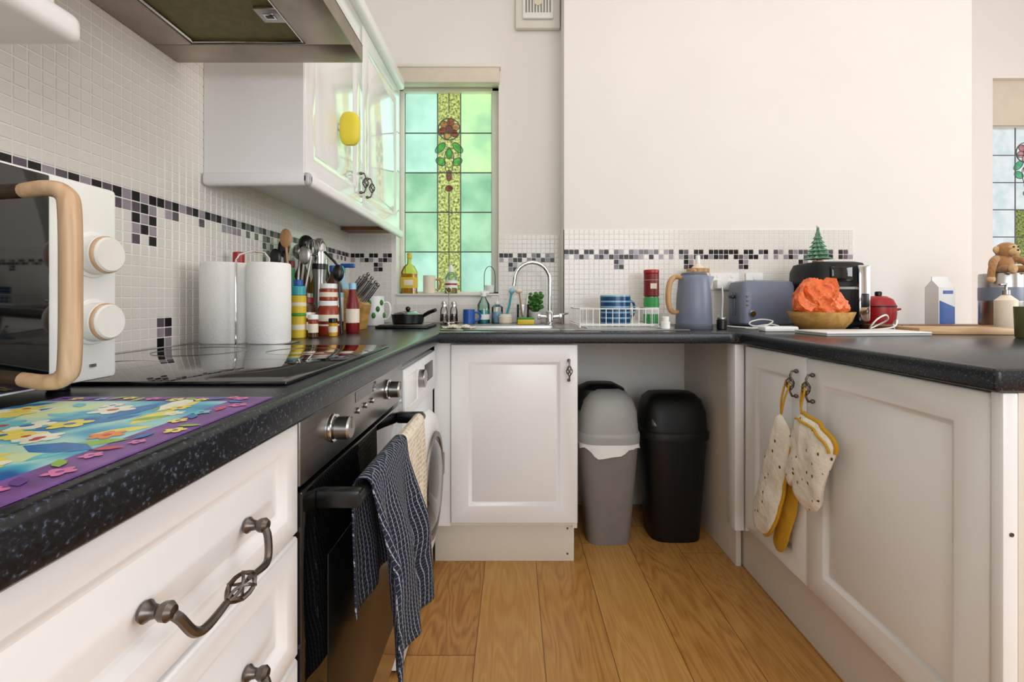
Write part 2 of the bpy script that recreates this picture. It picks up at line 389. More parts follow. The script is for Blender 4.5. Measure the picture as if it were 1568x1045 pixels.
# ---------------------------------------------------------------- windows
def stained(name,x0,x1,z0,z1,y,style):
    b=B(); fw=.022
    for q in ((x0,x0+fw,z0,z1),(x1-fw-.02,x1,z0,z1),(x0,x1,z0,z0+fw*.6),(x0,x1,z1-fw,z1)):
        b.box(q[0],q[1],y-.03,y+.03,q[2],q[3],'frame',.004)
    gx0,gx1,gz0,gz1=x0+fw,x1-fw-.02,z0+fw*.6,z1-fw
    w=gx1-gx0; h=gz1-gz0; xs=[gx0,gx0+w*.375,gx0+w*.64,gx1]
    for r in range(5):
        for c in range(3):
            if style==0: k=[('sg_teal','sg_yel','sg_dk'),('sg_teal','sg_yel','sg_dk'),('sg_green','sg_yel','sg_green'),('sg_green','sg_yel','sg_green'),('sg_teal','sg_yel','sg_teal')][4-r][c]
            else: k='sg_yel' if (c==1 and r<2) else 'sg_clear'
            za,zc=gz0+h*r/5,gz0+h*(r+1)/5
            b.add([(xs[c],y,za),(xs[c+1],y,za),(xs[c+1],y,zc),(xs[c],y,zc)],[[0,1,2,3]],k)
    for r in range(1,5): b.tube([(gx0,y-.004,gz0+h*r/5),(gx1,y-.004,gz0+h*r/5)],.0036,'lead',6)
    for x in xs: b.tube([(x,y-.004,gz0),(x,y-.004,gz1)],.0036,'lead',6)
    cx=(xs[1]+xs[2])/2; b.tube([(cx,y-.004,gz0),(cx,y-.004,gz0+h*.52)],.003,'lead',6)
    b.tube([(cx,y-.004,gz1-h*.10),(cx,y-.004,gz1)],.003,'lead',6)
    red='sg_red' if style==0 else 'sg_pink'
    rz=gz1-h*.18; rr=w*.125
    def disc(cx_,cz,r1,r2,k,rot=0,yy=-.006,n=20):
        pts=[]
        for i in range(n):
            a=2*pi*i/n; px=r1*math.cos(a);pz=r2*math.sin(a)
            pts.append((cx_+px*math.cos(rot)-pz*math.sin(rot),y+yy,cz+px*math.sin(rot)+pz*math.cos(rot)))
        b.add(pts,[list(range(n))],k); b.tube([(p[0],p[1]-.002,p[2]) for p in pts],.0024,'lead',5,True)
    b.tube([(cx+rr*math.cos(a*pi/12),y-.006,rz+rr*math.sin(a*pi/12)) for a in range(24)],.0036,'lead',5,True)
    for i in range(6):
        a=2*pi*i/6+.3; disc(cx+rr*.62*math.cos(a),rz+rr*.62*math.sin(a),rr*.36,rr*.32,red if i%2 else 'sg_pink',a,-.006-.0004*i,12)
    disc(cx,rz,rr*.34,rr*.34,red,0,-.010)
    b.tube([(cx+rr*.04*a*math.cos(a*.8),y-.013,rz+rr*.04*a*math.sin(a*.8)) for a in range(10)],.002,'lead',5)
    for sx in (-1,1):
        disc(cx+sx*w*.10,rz-h*.095,w*.075,w*.038,'sg_leaf',-sx*.8)
        disc(cx+sx*w*.095,rz-h*.165,w*.06,w*.042,'sg_leaf',sx*.5)
        b.curve([(cx,y-.006,rz-h*.09),(cx+sx*w*.05,y-.006,rz-h*.13),(cx+sx*w*.04,y-.006,rz-h*.20),(cx,y-.006,rz-h*.24)],.0024,'lead',5,4)
    disc(cx,rz-h*.125,w*.035,w*.06,'sg_leaf')
    disc(cx,rz-h*.235,w*.03,w*.065,red,0)
    disc(cx,rz-h*.30,w*.042,w*.034,red,0)
    b.tube([(cx,y-.008,rz-h*.33),(cx,y-.008,rz-h*.44)],.004,'lead',5)
    return b.make(name)
w1_=stained('window_1',W0,W1,Z0,Z1,2.60,0)
w2_=stained('window_2',3.165,3.775,1.265,2.22,3.08,1)
b=B(); b.box(W0-.005,W1+.005,2.443,2.482,2.205,2.29,'blind',.006); b.box(W0-.012,W1+.012,2.436,2.482,2.285,2.30,'frame',.003); b.make('roller_blind',w1_)
b=B(); b.box(3.165,3.775,3.03,3.06,2.20,2.5,'blind',.004); b.make('roller_blind_2',w2_)
b=B(); b.box(W0+.001,W1-.001,2.47,2.57,1.058,1.0698,'frame',.003); b.make('sill',w1_)
# ---------------------------------------------------------------- worktop
HX0,HX1,HY0,HY1=-.20,.19,1.87,2.15
def worktop():
    xs=[-.89,-.275,HX0,HX1,.254,.84,2.25]; xs.sort(); ys=[-.5,.79,1.70,HY0,HY1,2.30,2.48]
    b=bmesh.new(); vd={}
    def V(x,y):
        if (x,y) not in vd: vd[(x,y)]=b.verts.new((x,y,WT-.042))
        return vd[(x,y)]
    def inside(x,y):
        if HX0<x<HX1 and HY0<y<HY1: return False
        if x<-.275: return True
        if y>2.30: return x<.254
        if y>1.70: return True
        return x>.84 and y>.79
    for i in range(len(xs)-1):
        for j in range(len(ys)-1):
            if inside((xs[i]+xs[i+1])/2,(ys[j]+ys[j+1])/2):
                b.faces.new([V(xs[i],ys[j]),V(xs[i+1],ys[j]),V(xs[i+1],ys[j+1]),V(xs[i],ys[j+1])])
    r=bmesh.ops.extrude_face_region(b,geom=list(b.faces))
    for e in r['geom']:
        if isinstance(e,bmesh.types.BMVert): e.co.z=WT
    bmesh.ops.recalc_face_normals(b,faces=b.faces)
    def vbev(y,off):
        ve=[e for e in b.edges if abs(e.verts[0].co.z-e.verts[1].co.z)>.02 and abs(e.verts[0].co.x-.84)<.01 and abs(e.verts[0].co.y-y)<.01]
        bmesh.ops.bevel(b,geom=ve,offset=off,segments=5,profile=.5,affect='EDGES')
    vbev(1.70,.035); vbev(.79,.008)
    he=[e for e in b.edges if abs(e.verts[0].co.z-e.verts[1].co.z)<.001 and len(e.link_faces)==2 and e.calc_face_angle(0)>1.2]
    bmesh.ops.bevel(b,geom=he,offset=.008,segments=3,profile=.5,affect='EDGES')
    B_=B(); B_.bm(b,'worktop'); return B_.make('worktop')
worktop()
# ---------------------------------------------------------------- handles
def cage(b,c0,c1,out,rad=.009):
    c0=Vector(c0);c1=Vector(c1);d=(c1-c0); L=d.length; d.normalize(); o=Vector(out).normalized(); s_=d.cross(o)
    for sgn in (1,-1):
        for w in range(4):
            pts=[]
            for i in range(13):
                t=i/12; a=2*pi*w/4+sgn*t*pi*.9; r=.0015+rad*math.sin(pi*t)
                pts.append(c0+d*L*t+(o*math.cos(a)+s_*math.sin(a))*r)
            b.tube(pts,.0016,'pewter',5)
def door_handle(b,c,out,L=.075):
    c=Vector(c);o=Vector(out); z=Vector((0,0,1))
    for s_ in (1,-1):
        b.sph(c+z*s_*L/2+o*.006,.0065,'pewter',u=10,w=8)
        b.tube([c+z*s_*L/2,c+z*s_*L/2+o*.018,c+z*s_*(L/2-.012)+o*.024,c+z*s_*.018+o*.024],[.004,.0035,.003,.0025],'pewter',6)
    cage(b,c+z*.02+o*.024,c-z*.02+o*.024,out,.010)
def drawer_handle(b,y,z,X=-.30,L=.150):
    o=Vector((1,0,0)); c=Vector((X,y,z))
    for s_ in (1,-1):
        q=c+Vector((0,s_*L/2,0))
        b.lathe((0,0,0),[(0,0),(.008,0),(.009,.003),(.006,.007),(.005,.012),(.0075,.016),(.008,.021),(.005,.025),(0,.026)],'pewter',14,Matrix.Translation(q)@Matrix.Rotation(pi/2,4,'Y'))
        pts=[q+o*.018,q+o*.026+Vector((0,-s_*.004,-.008)),q+o*.032+Vector((0,-s_*.013,-.026)),q+o*.035+Vector((0,-s_*.026,-.030)),q+o*.037+Vector((0,-s_*.056,-.024))]
        b.curve(pts,[.004,.0042,.0042,.004,.003],'pewter',8)
    cc=c+o*.037+Vector((0,0,-.024))
    cage(b,cc-Vector((0,.021,0)),cc+Vector((0,.021,0)),(1,0,0),.010)
# ---------------------------------------------------------------- base cabinets
b=B(); b.box(-.885,-.322,-.48,.64,.15,.868,'cab'); b.box(-.885,-.36,-.48,.64,0,.15,'plinth')
for (z0,z1) in ((.706,.862),(.535,.70),(.355,.529),(.16,.349)):
    b.door('X+',-.30,.10,.637,z0,z1,'cab',fr=.030); drawer_handle(b,.440,(z0+z1)/2-.006,L=.142)
b.door('X+',-.30,-.47,.094,.16,.862,'cab')
b.make('drawer_unit')
b=B() # sink unit
b.box(-.305,-.243,1.758,1.775,.16,.868,'cab'); b.box(-.243,-.225,1.762,2.28,.16,.868,'panel'); b.box(.229,.247,1.762,2.28,.15,.868,'panel'); b.box(-.225,.229,1.762,2.28,.16,.178,'panel')
b.box(-.31,.24,1.80,1.818,0,.165,'plinth',.002)
b.door('Y-',1.742,-.24,.247,.176,.864,'cab'); door_handle(b,(.212,1.742,.765),(0,-1,0))
for (x,z) in ((.214,.03),(.214,.13)): b.cyl((x,1.80,z),.004,.002,'pewter','-Y',8)
b.make('sink_cabinet')
b=B() # right unit
b.box(.884,2.2,.816,1.765,.165,.868,'panel'); b.box(.864,.884,1.766,2.296,.0,.868,'panel',.001); b.box(.895,2.15,.84,1.82,0,.163,'plinth')
b.box(.828,.863,1.70,1.765,.17,.868,'cab',.003); b.box(.868,.884,1.70,1.765,.17,.868,'cab')
b.door('X-',.86,1.338,1.688,.19,.864,'cab',t=.02); b.door('X-',.86,.822,1.334,.19,.864,'cab')
door_handle(b,(.86,1.375,.78),(-1,0,0)); door_handle(b,(.86,1.300,.78),(-1,0,0))
b.box(.858,.885,.797,.819,.0,.868,'cab',.003); b.box(.888,2.2,.80,.815,.0,.868,'panel',.002)
for z in (.3,.62): b.cyl((.872,.797,z),.004,.001,'pewter','-Y',8)
b.make('peninsula_cabinet')
# oven
b=B(); Y0,Y1=.645,1.235
b.box(-.88,-.325,Y0,Y1,.10,.866,'blackplastic'); b.box(-.325,-.302,Y0,Y1,.765,.866,'steel',.003)
b.box(-.325,-.300,Y0+.002,Y1-.002,.115,.758,'blackgl',.004); b.box(-.88,-.36,Y0,Y1,0,.10,'plinth')
b.box(-.3015,-.2985,Y0+.09,Y1-.09,.22,.62,'black',.001)
for y in (.76,1.09):
    b.cyl((-.302,y,.818),.024,.006,'chrome','X'); b.cyl((-.296,y,.818),.019,.026,'steel','X',bev=.003); b.box(-.2715,-.269,y-.003,y+.003,.818,.836,'steel2')
for y in (.88,.925,.97): b.cyl((-.302,y,.818),.006,.006,'steel','X')
b.box(-.3018,-.3012,.87,1.0,.835,.855,'blackgl')
b.tube([(-.24,.69,.728),(-.24,1.19,.728)],.011,'black',14)
for y in (.70,1.18): b.box(-.301,-.233,y-.011,y+.011,.714,.742,'black',.005)
b.make('oven')
# washing machine
b=B(); y0,y1=1.246,1.736; yc=1.49
b.box(-.86,-.306,y0,y1,.012,.845,'wmwhite',.008); b.box(-.31,-.296,y0+.002,y1-.002,.70,.843,'wmwhite',.006)
b.box(-.2975,-.2945,y0+.02,y0+.15,.73,.82,'white',.004)
b.box(-.297,-.294,1.52,1.66,.755,.815,'black',.003); b.cyl((-.297,1.44,.785),.028,.02,'steel','X'); 
def ring(b,x,yc,zc,prof,k,n=48): b.lathe((0,0,0),prof,k,n,Matrix.Translation((x,yc,zc))@Matrix.Rotation(pi/2,4,'Y'))
ring(b,-.306,yc,.43,[(.235,0),(.238,.02),(.225,.036),(.205,.044),(.17,.046),(.150,.036),(.148,.02)],'wmwhite')
ring(b,-.306,yc,.43,[(.168,.0465),(.166,.052),(.150,.052),(.146,.03),(.12,.01),(.0,.01)],'steel2')
ring(b,-.30,yc,.43,[(.146,.038),(.12,.05),(.07,.058),(0,.060)],'blackgl')
b.box(-.27,-.255,yc+.16,yc+.20,.39,.47,'steel2',.004)
for (x,y) in ((-.33,1.28),(-.33,1.70),(-.8,1.28),(-.8,1.7)): b.cyl((x,y,0),.02,.014,'blackplastic')
b.make('washing_machine')
# ---------------------------------------------------------------- upper cabinets
def upper(name,y0,y1,splits,ss,solid=False):
    b=B(); b.box(-.888,-.622,y0,y1,1.412,2.15,'cab')
    for i in range(len(splits)-1): b.door('X+',-.60,splits[i]+.002,splits[i+1]-.002,1.40,2.135,'cabgloss')
    if solid: b.box(-.888,-.578,y0-.018,y1+.016,1.372,1.412,'cab',.014,4)
    else:
        b.box(-.606,-.578,y0-.018,y1,1.36,1.398,'cab',.012,3); b.box(-.888,-.578,y0-.018,y0+.010,1.36,1.398,'cab',.012,3)
        b.box(-.885,-.62,y1-.06,y1+.05,1.395,1.411,'wooddark')
    b.box(-.888,-.572,y0-.02,y1,2.138,2.195,'cab',.014,3)
    b.box(-.888,-.603,y0-.004,y0-.0005,1.39,2.14,'cab')
    for y in ss: door_handle(b,(-.60,y,1.49),(1,0,0))
    return b.make(name)
upper('upper_cabinet',1.31,2.40,[1.31,1.815,2.40],[1.775,1.855])
upper('upper_cabinet',.05,.60,[.05,.60],[],True)
b=B(); b.loft([(-.562,1.565,1.566,.034,.016),(-.562,1.565,1.572,.052,.026),(-.562,1.565,1.59,.066,.032),(-.562,1.565,1.625,.070,.034),(-.562,1.565,1.655,.066,.032),(-.562,1.565,1.672,.05,.026),(-.562,1.565,1.678,.032,.016)],'reflyellow',32,.38)  # solid yellow block added to stand in for a window reflection on the door
b.cyl((-.5995,1.565,1.625),.010,.006,'white','X',16); b.make('yellow_reflection_block')
# hood
b=B(); z=1.66; X0,X1,Ya,Yb=-.888,-.398,.62,1.205
b.box(X0,X1,1.12,Yb,z,z+.045,'rim',.003); b.box(X0,X1,Ya,.67,z,z+.045,'rim',.003)
b.box(-.51,X1,.67,1.12,z,z+.045,'rim',.003); b.box(X0,-.79,.67,1.12,z,z+.045,'rim',.003)
b.box(-.79,-.51,.67,1.12,z+.010,z+.04,'filter')
b.box(-.565,-.515,.985,1.035,z+.002,z+.011,'steel',.002); b.box(-.552,-.528,1.0,1.02,z-.0,z+.003,'chrome',.001); b.box(-.548,-.532,1.006,1.014,z-.001,z+.001,'black')
b.tube([(-.785,.68,z+.005),(-.785,1.115,z+.005),(-.515,1.115,z+.005),(-.515,.68,z+.005)],.003,'chrome',6)
vs=[(X0,Ya,z+.045),(X1,Ya,z+.045),(X1,Yb,z+.045),(X0,Yb,z+.045),(X0,.79,z+.25),(-.66,.79,z+.25),(-.66,1.03,z+.25),(X0,1.03,z+.25)]
b.add(vs,[[0,1,2,3],[4,5,6,7],[0,1,5,4],[1,2,6,5],[2,3,7,6],[3,0,4,7]],'steel2'); b.box(X0,-.66,.79,1.03,z+.25,3.149,'steel')
b.make('cooker_hood')
# hob
b=B(); b.box(-.83,-.315,.632,1.158,WT+.0003,WT+.006,'blackgl',.002)
for (x,y,r) in ((-.47,.78,.09),(-.47,1.02,.075),(-.70,.78,.075),(-.70,1.02,.09)):
    b.tube([(x+r*math.cos(a*pi/24),y+r*math.sin(a*pi/24),WT+.0054) for a in range(48)],.0008,'steel2',4,True)
b.make('ceramic_hob')
# placemat
b=B(); b.box(-.545,-.292,.215,.552,WT+.0003,WT+.0018,'purple'); b.box(-.545,-.330,.235,.525,WT+.0015,WT+.0022,'mat')
def flower(x,y,r,k,kc,n,z,rot):
    vs=[];
    for i in range(n*6):
        a=2*pi*i/(n*6); q=r*(.62+.38*abs(math.cos(a*n/2))); vs.append((x+q*math.cos(a+rot),y+q*math.sin(a+rot),z))
    b.add(vs,[list(range(len(vs)))],k)
    b.add([(x+r*.25*math.cos(i*pi/6),y+r*.25*math.sin(i*pi/6),z+.0001) for i in range(12)],[list(range(12))],kc)
def leafp(x,y,r,rot,k,z):
    pts=[(-1,0),(-.4,.35),(.3,.38),(1,0),(.3,-.38),(-.4,-.35)]
    b.add([(x+r*(px*math.cos(rot)-py*math.sin(rot)),y+r*(px*math.sin(rot)+py*math.cos(rot)),z) for px,py in pts],[list(range(6))],k)
zz=WT+.00225
for i in range(60):
    x=-.54+R.random()*.20; y=.245+R.random()*.27
    leafp(x,y,.012+R.random()*.022,R.random()*6,R.choice(['pm_gr','pm_cyan','pm_wht','pm_yel','pm_blue','pm_cyan','pm_wht']),zz+i*.000004)
for i in range(30):
    x=-.535+R.random()*.19; y=.25+R.random()*.26
    flower(x,y,.010+R.random()*.016,R.choice(['pm_yel','pm_wht','pm_or','pm_yel','pm_cyan','pm_wht','pm_or']),R.choice(['pm_or','pm_rd','pm_yel','pm_blue']),R.choice([5,6]),zz+.0003+i*.000004,R.random()*6)
for i in range(34):
    if i<20: x=-.325+R.random()*.026; y=.225+i*.0165
    else: x=-.53+(i-20)*.015; y=.531+R.random()*.013
    if i%2: flower(x,y,.006+R.random()*.004,R.choice(['pm_pk','pm_cyan','pm_pk','pm_yel']),'pm_pu',5,zz+.0004,R.random()*6)
    else: leafp(x,y,.011,R.random()*6,R.choice(['pm_gr','pm_pu','pm_rd','pm_blue']),zz+.00038)
b.make('placemat',recalc=False)
# microwave
b=B(); zb=WT+.012; zt=1.184
b.box(-.875,-.565,.14,.632,zb,zt,'white',.008); b.box(-.568,-.548,.142,.630,zb+.002,zt-.002,'white',.006)
b.box(-.549,-.5445,.15,.535,zb+.006,zt-.006,'blackgl',.002)
b.box(-.5447,-.5437,.2,.46,zb+.045,zt-.045,'black',.0005)
for z in (1.09,1.003):
    b.cyl((-.548,.592,z),.030,.003,'white','X'); b.cyl((-.546,.592,z),.0242,.022,'woodh','X',bev=.003); b.cyl((-.5455,.592,z),.0228,.023,'knob','X',bev=.002); b.cyl((-.5458,.592,z),.0250,.017,'knob','X',bev=.002)
b.box(-.5475,-.546,.588,.596,zb+.02,zb+.024,'steel2')
pts=[(-.546,.505,1.152),(-.52,.508,1.156),(-.503,.51,1.150),(-.497,.51,1.13),(-.496,.51,1.05),(-.497,.51,.965),(-.503,.51,.945),(-.52,.508,.939),(-.546,.505,.943)]
b.curve(pts,[.008,.009,.010,.0105,.0105,.0105,.010,.009,.008],'woodh',12)
for (x,y) in ((-.60,.17),(-.60,.6),(-.84,.17),(-.84,.6)): b.cyl((x,y,WT),.012,.014,'blackplastic')
b.make('microwave_oven')
# paper towels
b=B()
for (x,y,r) in ((-.785,1.25,.064),(-.668,1.245,.054)):
    b.lathe((x,y,WT+.004),[(.020,.215),(.020,.0),(r-.003,0),(r,.004),(r+.0005,.11),(r,.213),(r-.003,.217),(.020,.217)],'paper',40,mod=lambda a,z:1+.008*math.sin(5*a))
    b.lathe((x,y,WT+.004),[(.0205,.002),(.0195,.002),(.0195,.2175),(.0205,.2175)],'tanlight',20)
b.box(-.86,-.61,1.20,1.30,WT,WT+.004,'steel',.001)
pts=[(-.725,1.19,WT+.004),(-.725,1.19,WT+.225),(-.722,1.20,WT+.24),(-.70,1.22,WT+.252),(-.68,1.245,WT+.25),(-.668,1.245,WT+.235),(-.668,1.245,WT+.01)]
b.tube(pts,.0028,'chrome',8); b.make('paper_towel_holder')
# ---------------------------------------------------------------- counter items
def item(name,x,y,z,segs,n=28,extra=None):
    b=B()
    for k,pr in segs: b.lathe((x,y,z),pr,k,n)
    if extra: extra(b)
    return b.make(name)
def cylp(r,z0,z1,e=.002): return [(0,z0),(r-e,z0),(r,z0+e),(r,z1-e),(r-e,z1),(0,z1)]
item('bottle_with_red_cap',-.845,1.40,WT,[('white',[(0,0),(.028,0),(.03,.004),(.03,.19),(.02,.225),(.014,.235),(0,.235)]),('red',cylp(.016,.235,.268))])
item('mustard_tin',-.685,1.45,WT,[('yellow',cylp(.0235,0,.07)),('green',cylp(.0238,.07,.078)),('yellow',cylp(.0235,.078,.135)),('cream',cylp(.0238,.025,.045)),('cream',cylp(.0238,.10,.115)),('teal',cylp(.022,.135,.165)),('blue',cylp(.014,.165,.185))])
item('mustard_tin',-.735,1.475,WT,[('yellow',cylp(.0235,0,.12)),('green',cylp(.022,.12,.15)),('blue',cylp(.016,.15,.20))])
item('spice_jar',-.640,1.455,WT,[('brownglass',cylp(.015,0,.03)),('cream',cylp(.0155,.015,.045)),('tomato',cylp(.015,.045,.058)),('white',cylp(.016,.058,.074))])
item('sauce_jar',-.645,1.59,WT,[('tomato',[(0,0),(.034,0),(.036,.005),(.036,.09),(.030,.102)]),('cream',cylp(.0363,.030,.072)),('darkred',cylp(.0366,.036,.05)),('white',cylp(.032,.10,.118)),('tomato',cylp(.031,.118,.160)),('cream',cylp(.0313,.130,.150)),('white',cylp(.029,.16,.178))])
item('sauce_jar',-.72,1.57,WT,[('brownglass',[(0,0),(.034,0),(.036,.005),(.036,.10),(.03,.11)]),('cream',cylp(.0365,.03,.08)),('darkred',cylp(.031,.11,.13))])
item('spice_jar',-.69,1.515,WT,[('brownglass',cylp(.018,0,.06)),('cream',cylp(.0185,.02,.05)),('white',cylp(.018,.06,.08))])
item('spice_jar',-.600,1.515,WT,[('amber',cylp(.014,0,.045)),('cream',cylp(.0144,.012,.035)),('black',cylp(.0145,.045,.06))])
item('syrup_bottle',-.67,1.70,WT,[('brownglass',[(0,0),(.032,0),(.034,.004),(.034,.15),(.028,.18),(.014,.21),(.013,.23)]),('white',cylp(.0345,.04,.14)),('lblue',cylp(.035,.13,.15)),('blue',cylp(.016,.225,.25))])
item('pepper_grinder',-.755,1.77,WT,[('steel',[(0,0),(.03,0),(.03,.01),(.024,.03),(.022,.20),(.026,.24)]),('black',cylp(.0265,.24,.262)),('chrome',[(.026,.262),(.027,.30),(.024,.335),(.012,.36),(0,.362)])])
item('sauce_bottle',-.60,1.70,WT,[('darkred',[(0,0),(.022,0),(.024,.004),(.024,.10),(.016,.135),(.011,.16)]),('cream',cylp(.0245,.035,.09)),('lblue',cylp(.013,.16,.185))])
item('oil_bottle',-.80,1.87,WT,[('amber',[(0,0),(.03,0),(.031,.004),(.031,.19),(.014,.24),(.013,.28)]),('white',cylp(.0315,.06,.15)),('black',cylp(.015,.275,.30))])
item('dark_bottle',-.85,1.83,WT,[('brownglass',[(0,0),(.03,0),(.031,.004),(.031,.21),(.014,.26),(.013,.31)]),('cream',cylp(.0315,.08,.15)),('red',cylp(.015,.305,.33))])
item('dark_bottle',-.82,1.98,WT,[('black',[(0,0),(.033,0),(.034,.004),(.034,.20),(.014,.25),(.013,.28)]),('cream',cylp(.0345,.08,.15)),('steel',cylp(.015,.275,.30))])
item('blue_spray_bottle',-.745,1.98,WT,[('lblue',[(0,0),(.028,0),(.03,.004),(.03,.17),(.012,.215),(.011,.24)]),('pink',cylp(.0305,.05,.13)),('teal',cylp(.014,.24,.27))],extra=lambda b:b.box(-.75,-.69,1.97,1.99,WT+.262,WT+.28,'blue',.004))
item('vinegar_bottle',-.845,1.73,WT,[('green',[(0,0),(.026,0),(.027,.004),(.027,.17),(.012,.21),(.011,.25)]),('cream',cylp(.0275,.05,.13)),('darkred',cylp(.013,.245,.27))])
item('jar_with_green_lid',-.84,1.50,WT,[('glass',cylp(.032,0,.2)),('bamboo',cylp(.03,.004,.15)),('green',cylp(.033,.2,.225))])
def uten(b):
    x,y=-.79,1.64
    for i,(dx,dy,h,k,kind) in enumerate([(-.03,.01,.31,'black',0),(.02,.02,.33,'black',1),(.035,-.02,.28,'steel',0),(-.01,-.02,.34,'wood',0),(.0,.03,.30,'steel',1),(-.035,-.02,.27,'black',0),(.045,.0,.31,'steel',2)]):
        t=Vector((x+dx*1.5,y+dy*1.5,WT+h)); bo=Vector((x+dx*.3,y+dy*.3,WT+.01)); b.tube([bo,t],.0045,k,6)
        if kind==0: b.sph(t,(.022,.006,.034),k,u=12,w=8)
        if kind==1: b.sph(t,(.026,.026,.03),k,u=12,w=8)
        if kind==2:
            for q in range(5):
                a=q*pi/5; b.tube([t+Vector((.022*math.cos(a)*math.sin(s_*pi/8),.022*math.sin(a)*math.sin(s_*pi/8),-.03*math.cos(s_*pi/8))) for s_ in range(17)],.001,k,4)
item('utensil_pot',-.79,1.64,WT,[('steel',[(0,0),(.042,0),(.044,.004),(.044,.15),(.041,.15),(.041,.01),(0,.01)])],extra=uten)
b=B(); b.tube([(-.60,1.59,WT+.003),(-.61,1.59,WT+.19)],.004,'black',6); b.sph((-.61,1.585,WT+.215),(.020,.012,.030),'black'); b.curve([(-.61,1.59,WT+.19),(-.615,1.59,WT+.24),(-.64,1.59,WT+.27),(-.66,1.59,WT+.29)],.0045,'black',6); b.make('ladle')
# knife block
b=B(); Xk=Matrix.Translation((-.655,1.88,WT+.001))
vs=[(-.055,-.045,0),(.035,-.045,0),(.055,-.045,.10),(-.03,-.045,.165),(-.055,.045,0),(.035,.045,0),(.055,.045,.10),(-.03,.045,.165)]
b.add(vs,[[0,1,2,3],[4,5,6,7],[0,1,5,4],[1,2,6,5],[2,3,7,6],[3,0,4,7]],'bamboo',Xk)
for i in range(3):
    for j in range(3):
        px=-.018+i*.024; pz=.160-(px+.03)*.76; d=Vector((.60,0,.8)); p=Vector((-.655+px,1.85+j*.028,WT+pz-.008))
        L=.085+.012*((i+j)%3); b.tube([p,p+d*L*.5,p+d*L],[.0065,.008,.0065],'steel',8); b.sph(p+d*L,.008,'steel2',u=8,w=6)
b.make('knife_block')
def mug(x,y,z,r,h,k,ang,hk=None,n=32):
    b=B(); b.lathe((x,y,z),[(0,0),(r-.004,0),(r,.004),(r,h),(r-.004,h),(r-.005,.008),(0,.008)],k,n)
    c=Vector((x,y,z+h*.5)); d=Vector((math.cos(ang),math.sin(ang),0))
    b.curve([c+d*(r-.002)+Vector((0,0,h*.28)),c+d*(r+.018)+Vector((0,0,h*.28)),c+d*(r+.028)+Vector((0,0,h*.1)),c+d*(r+.026)+Vector((0,0,-h*.12)),c+d*(r+.014)+Vector((0,0,-h*.27)),c+d*(r-.002)+Vector((0,0,-h*.28))],.0055,hk or k,8,3)
    return b
b=mug(-.66,2.16,WT,.046,.14,'white',0.1); 
for i in range(7): b.sph((-.66+.0455*math.cos(-2.6+i*.42),2.16+.0455*math.sin(-2.6+i*.42),WT+.05+.03*(i%3)),(.010,.010,.014),'leaf',u=8,w=6)
b.make('patterned_mug')
mug(-.225,2.31,WT,.030,.075,'blue',.3).make('blue_mug')
b=B(); b.box(-.585,-.36,1.92,2.14,WT,WT+.012,'black',.004); b.box(-.575,-.37,1.93,2.13,WT+.012,WT+.016,'steel2',.002); b.make('trivet_tray')
b=B(); c=(-.47,2.03,WT+.0165)
b.lathe(c,[(0,0),(.062,0),(.068,.004),(.072,.04),(.075,.042),(.070,.042),(.064,.006),(0,.005)],'black',32); b.lathe(c,[(.074,.042),(.05,.052),(.02,.056),(0,.056)],'blackgl',32); b.sph((c[0],c[1],c[2]+.066),.011,'black')
b.tube([(-.40,2.03,c[2]+.036),(-.375,2.02,c[2]+.05),(-.34,1.99,c[2]+.062)],[.008,.009,.008],'black',10); b.make('frying_pan')
b=B(); c=(-.33,2.33)
for dx in (-.025,.025):
    b.lathe((c[0]+dx,c[1],WT+.012),[(0,0),(.02,0),(.021,.003),(.019,.06),(.013,.075)],'glass',20); b.lathe((c[0]+dx,c[1],WT+.012),[(0,.003),(.017,.003),(.016,.04),(0,.04)],'brownglass',16)
    b.lathe((c[0]+dx,c[1],WT+.086),[(.014,0),(.015,.02),(.008,.03),(0,.032)],'chrome',16)
b.lathe((c[0],c[1],WT),cylp(.05,0,.012),'chrome'); b.tube([(c[0],c[1],WT+.01),(c[0],c[1],WT+.16)],.003,'chrome'); b.tube([(c[0]+.014*math.cos(a*pi/8),c[1],WT+.172+.014*math.sin(a*pi/8)) for a in range(16)],.0025,'chrome',6,True)
b.make('cruet_set')
# sill items
zs=1.07
b=B(); b.loft([(-.575,2.52,zs,.088,.05),(-.575,2.52,zs+.12,.09,.05),(-.575,2.52,zs+.15,.06,.04),(-.575,2.52,zs+.165,.024,.024),(-.575,2.52,zs+.20,.02,.02)],'glasso'); b.loft([(-.575,2.52,zs+.003,.080,.042),(-.575,2.52,zs+.11,.082,.042)],'amber'); b.lathe((-.575,2.52,zs),cylp(.014,.195,.225),'yellow')
b.loft([(-.575,2.52,zs+.03,.0915,.052),(-.575,2.52,zs+.09,.0925,.052)],'yellow'); b.box(-.60,-.55,2.4915,2.4945,zs+.045,zs+.075,'cream',.001); b.make('cooking_oil_bottle')
b=mug(-.465,2.52,zs,.034,.10,'cream',.2,hk='wood'); b.make('cream_mug')
item('washing_up_liquid',-.345,2.52,zs,[('glassg',[(0,0),(.032,0),(.034,.004),(.034,.09),(.02,.115),(.012,.12)]),('amber',cylp(.030,.003,.06)),('white',cylp(.0345,.03,.075)),('red',cylp(.035,.045,.058)),('white',[(.012,.118),(.014,.14),(.006,.16),(0,.16)])])
def hang(b):
    b.tube([(-.13+.03*math.cos(a*pi/12),2.50,zs+.095+.055*math.sin(a*pi/12)) for a in range(13)],.002,'black',6)
    for s_ in (-1,1): b.tube([(-.13+s_*.03,2.50,zs+.095),(-.13+s_*.03,2.50,zs+.002)],.002,'black',6)
item('bucket_planter',-.13,2.50,zs,[('white',[(0,.002),(.022,.002),(.028,.045),(.025,.045),(.02,.008),(0,.008)]),('lead',cylp(.029,.0,.004)),('soil',cylp(.024,.03,.04))],extra=hang)
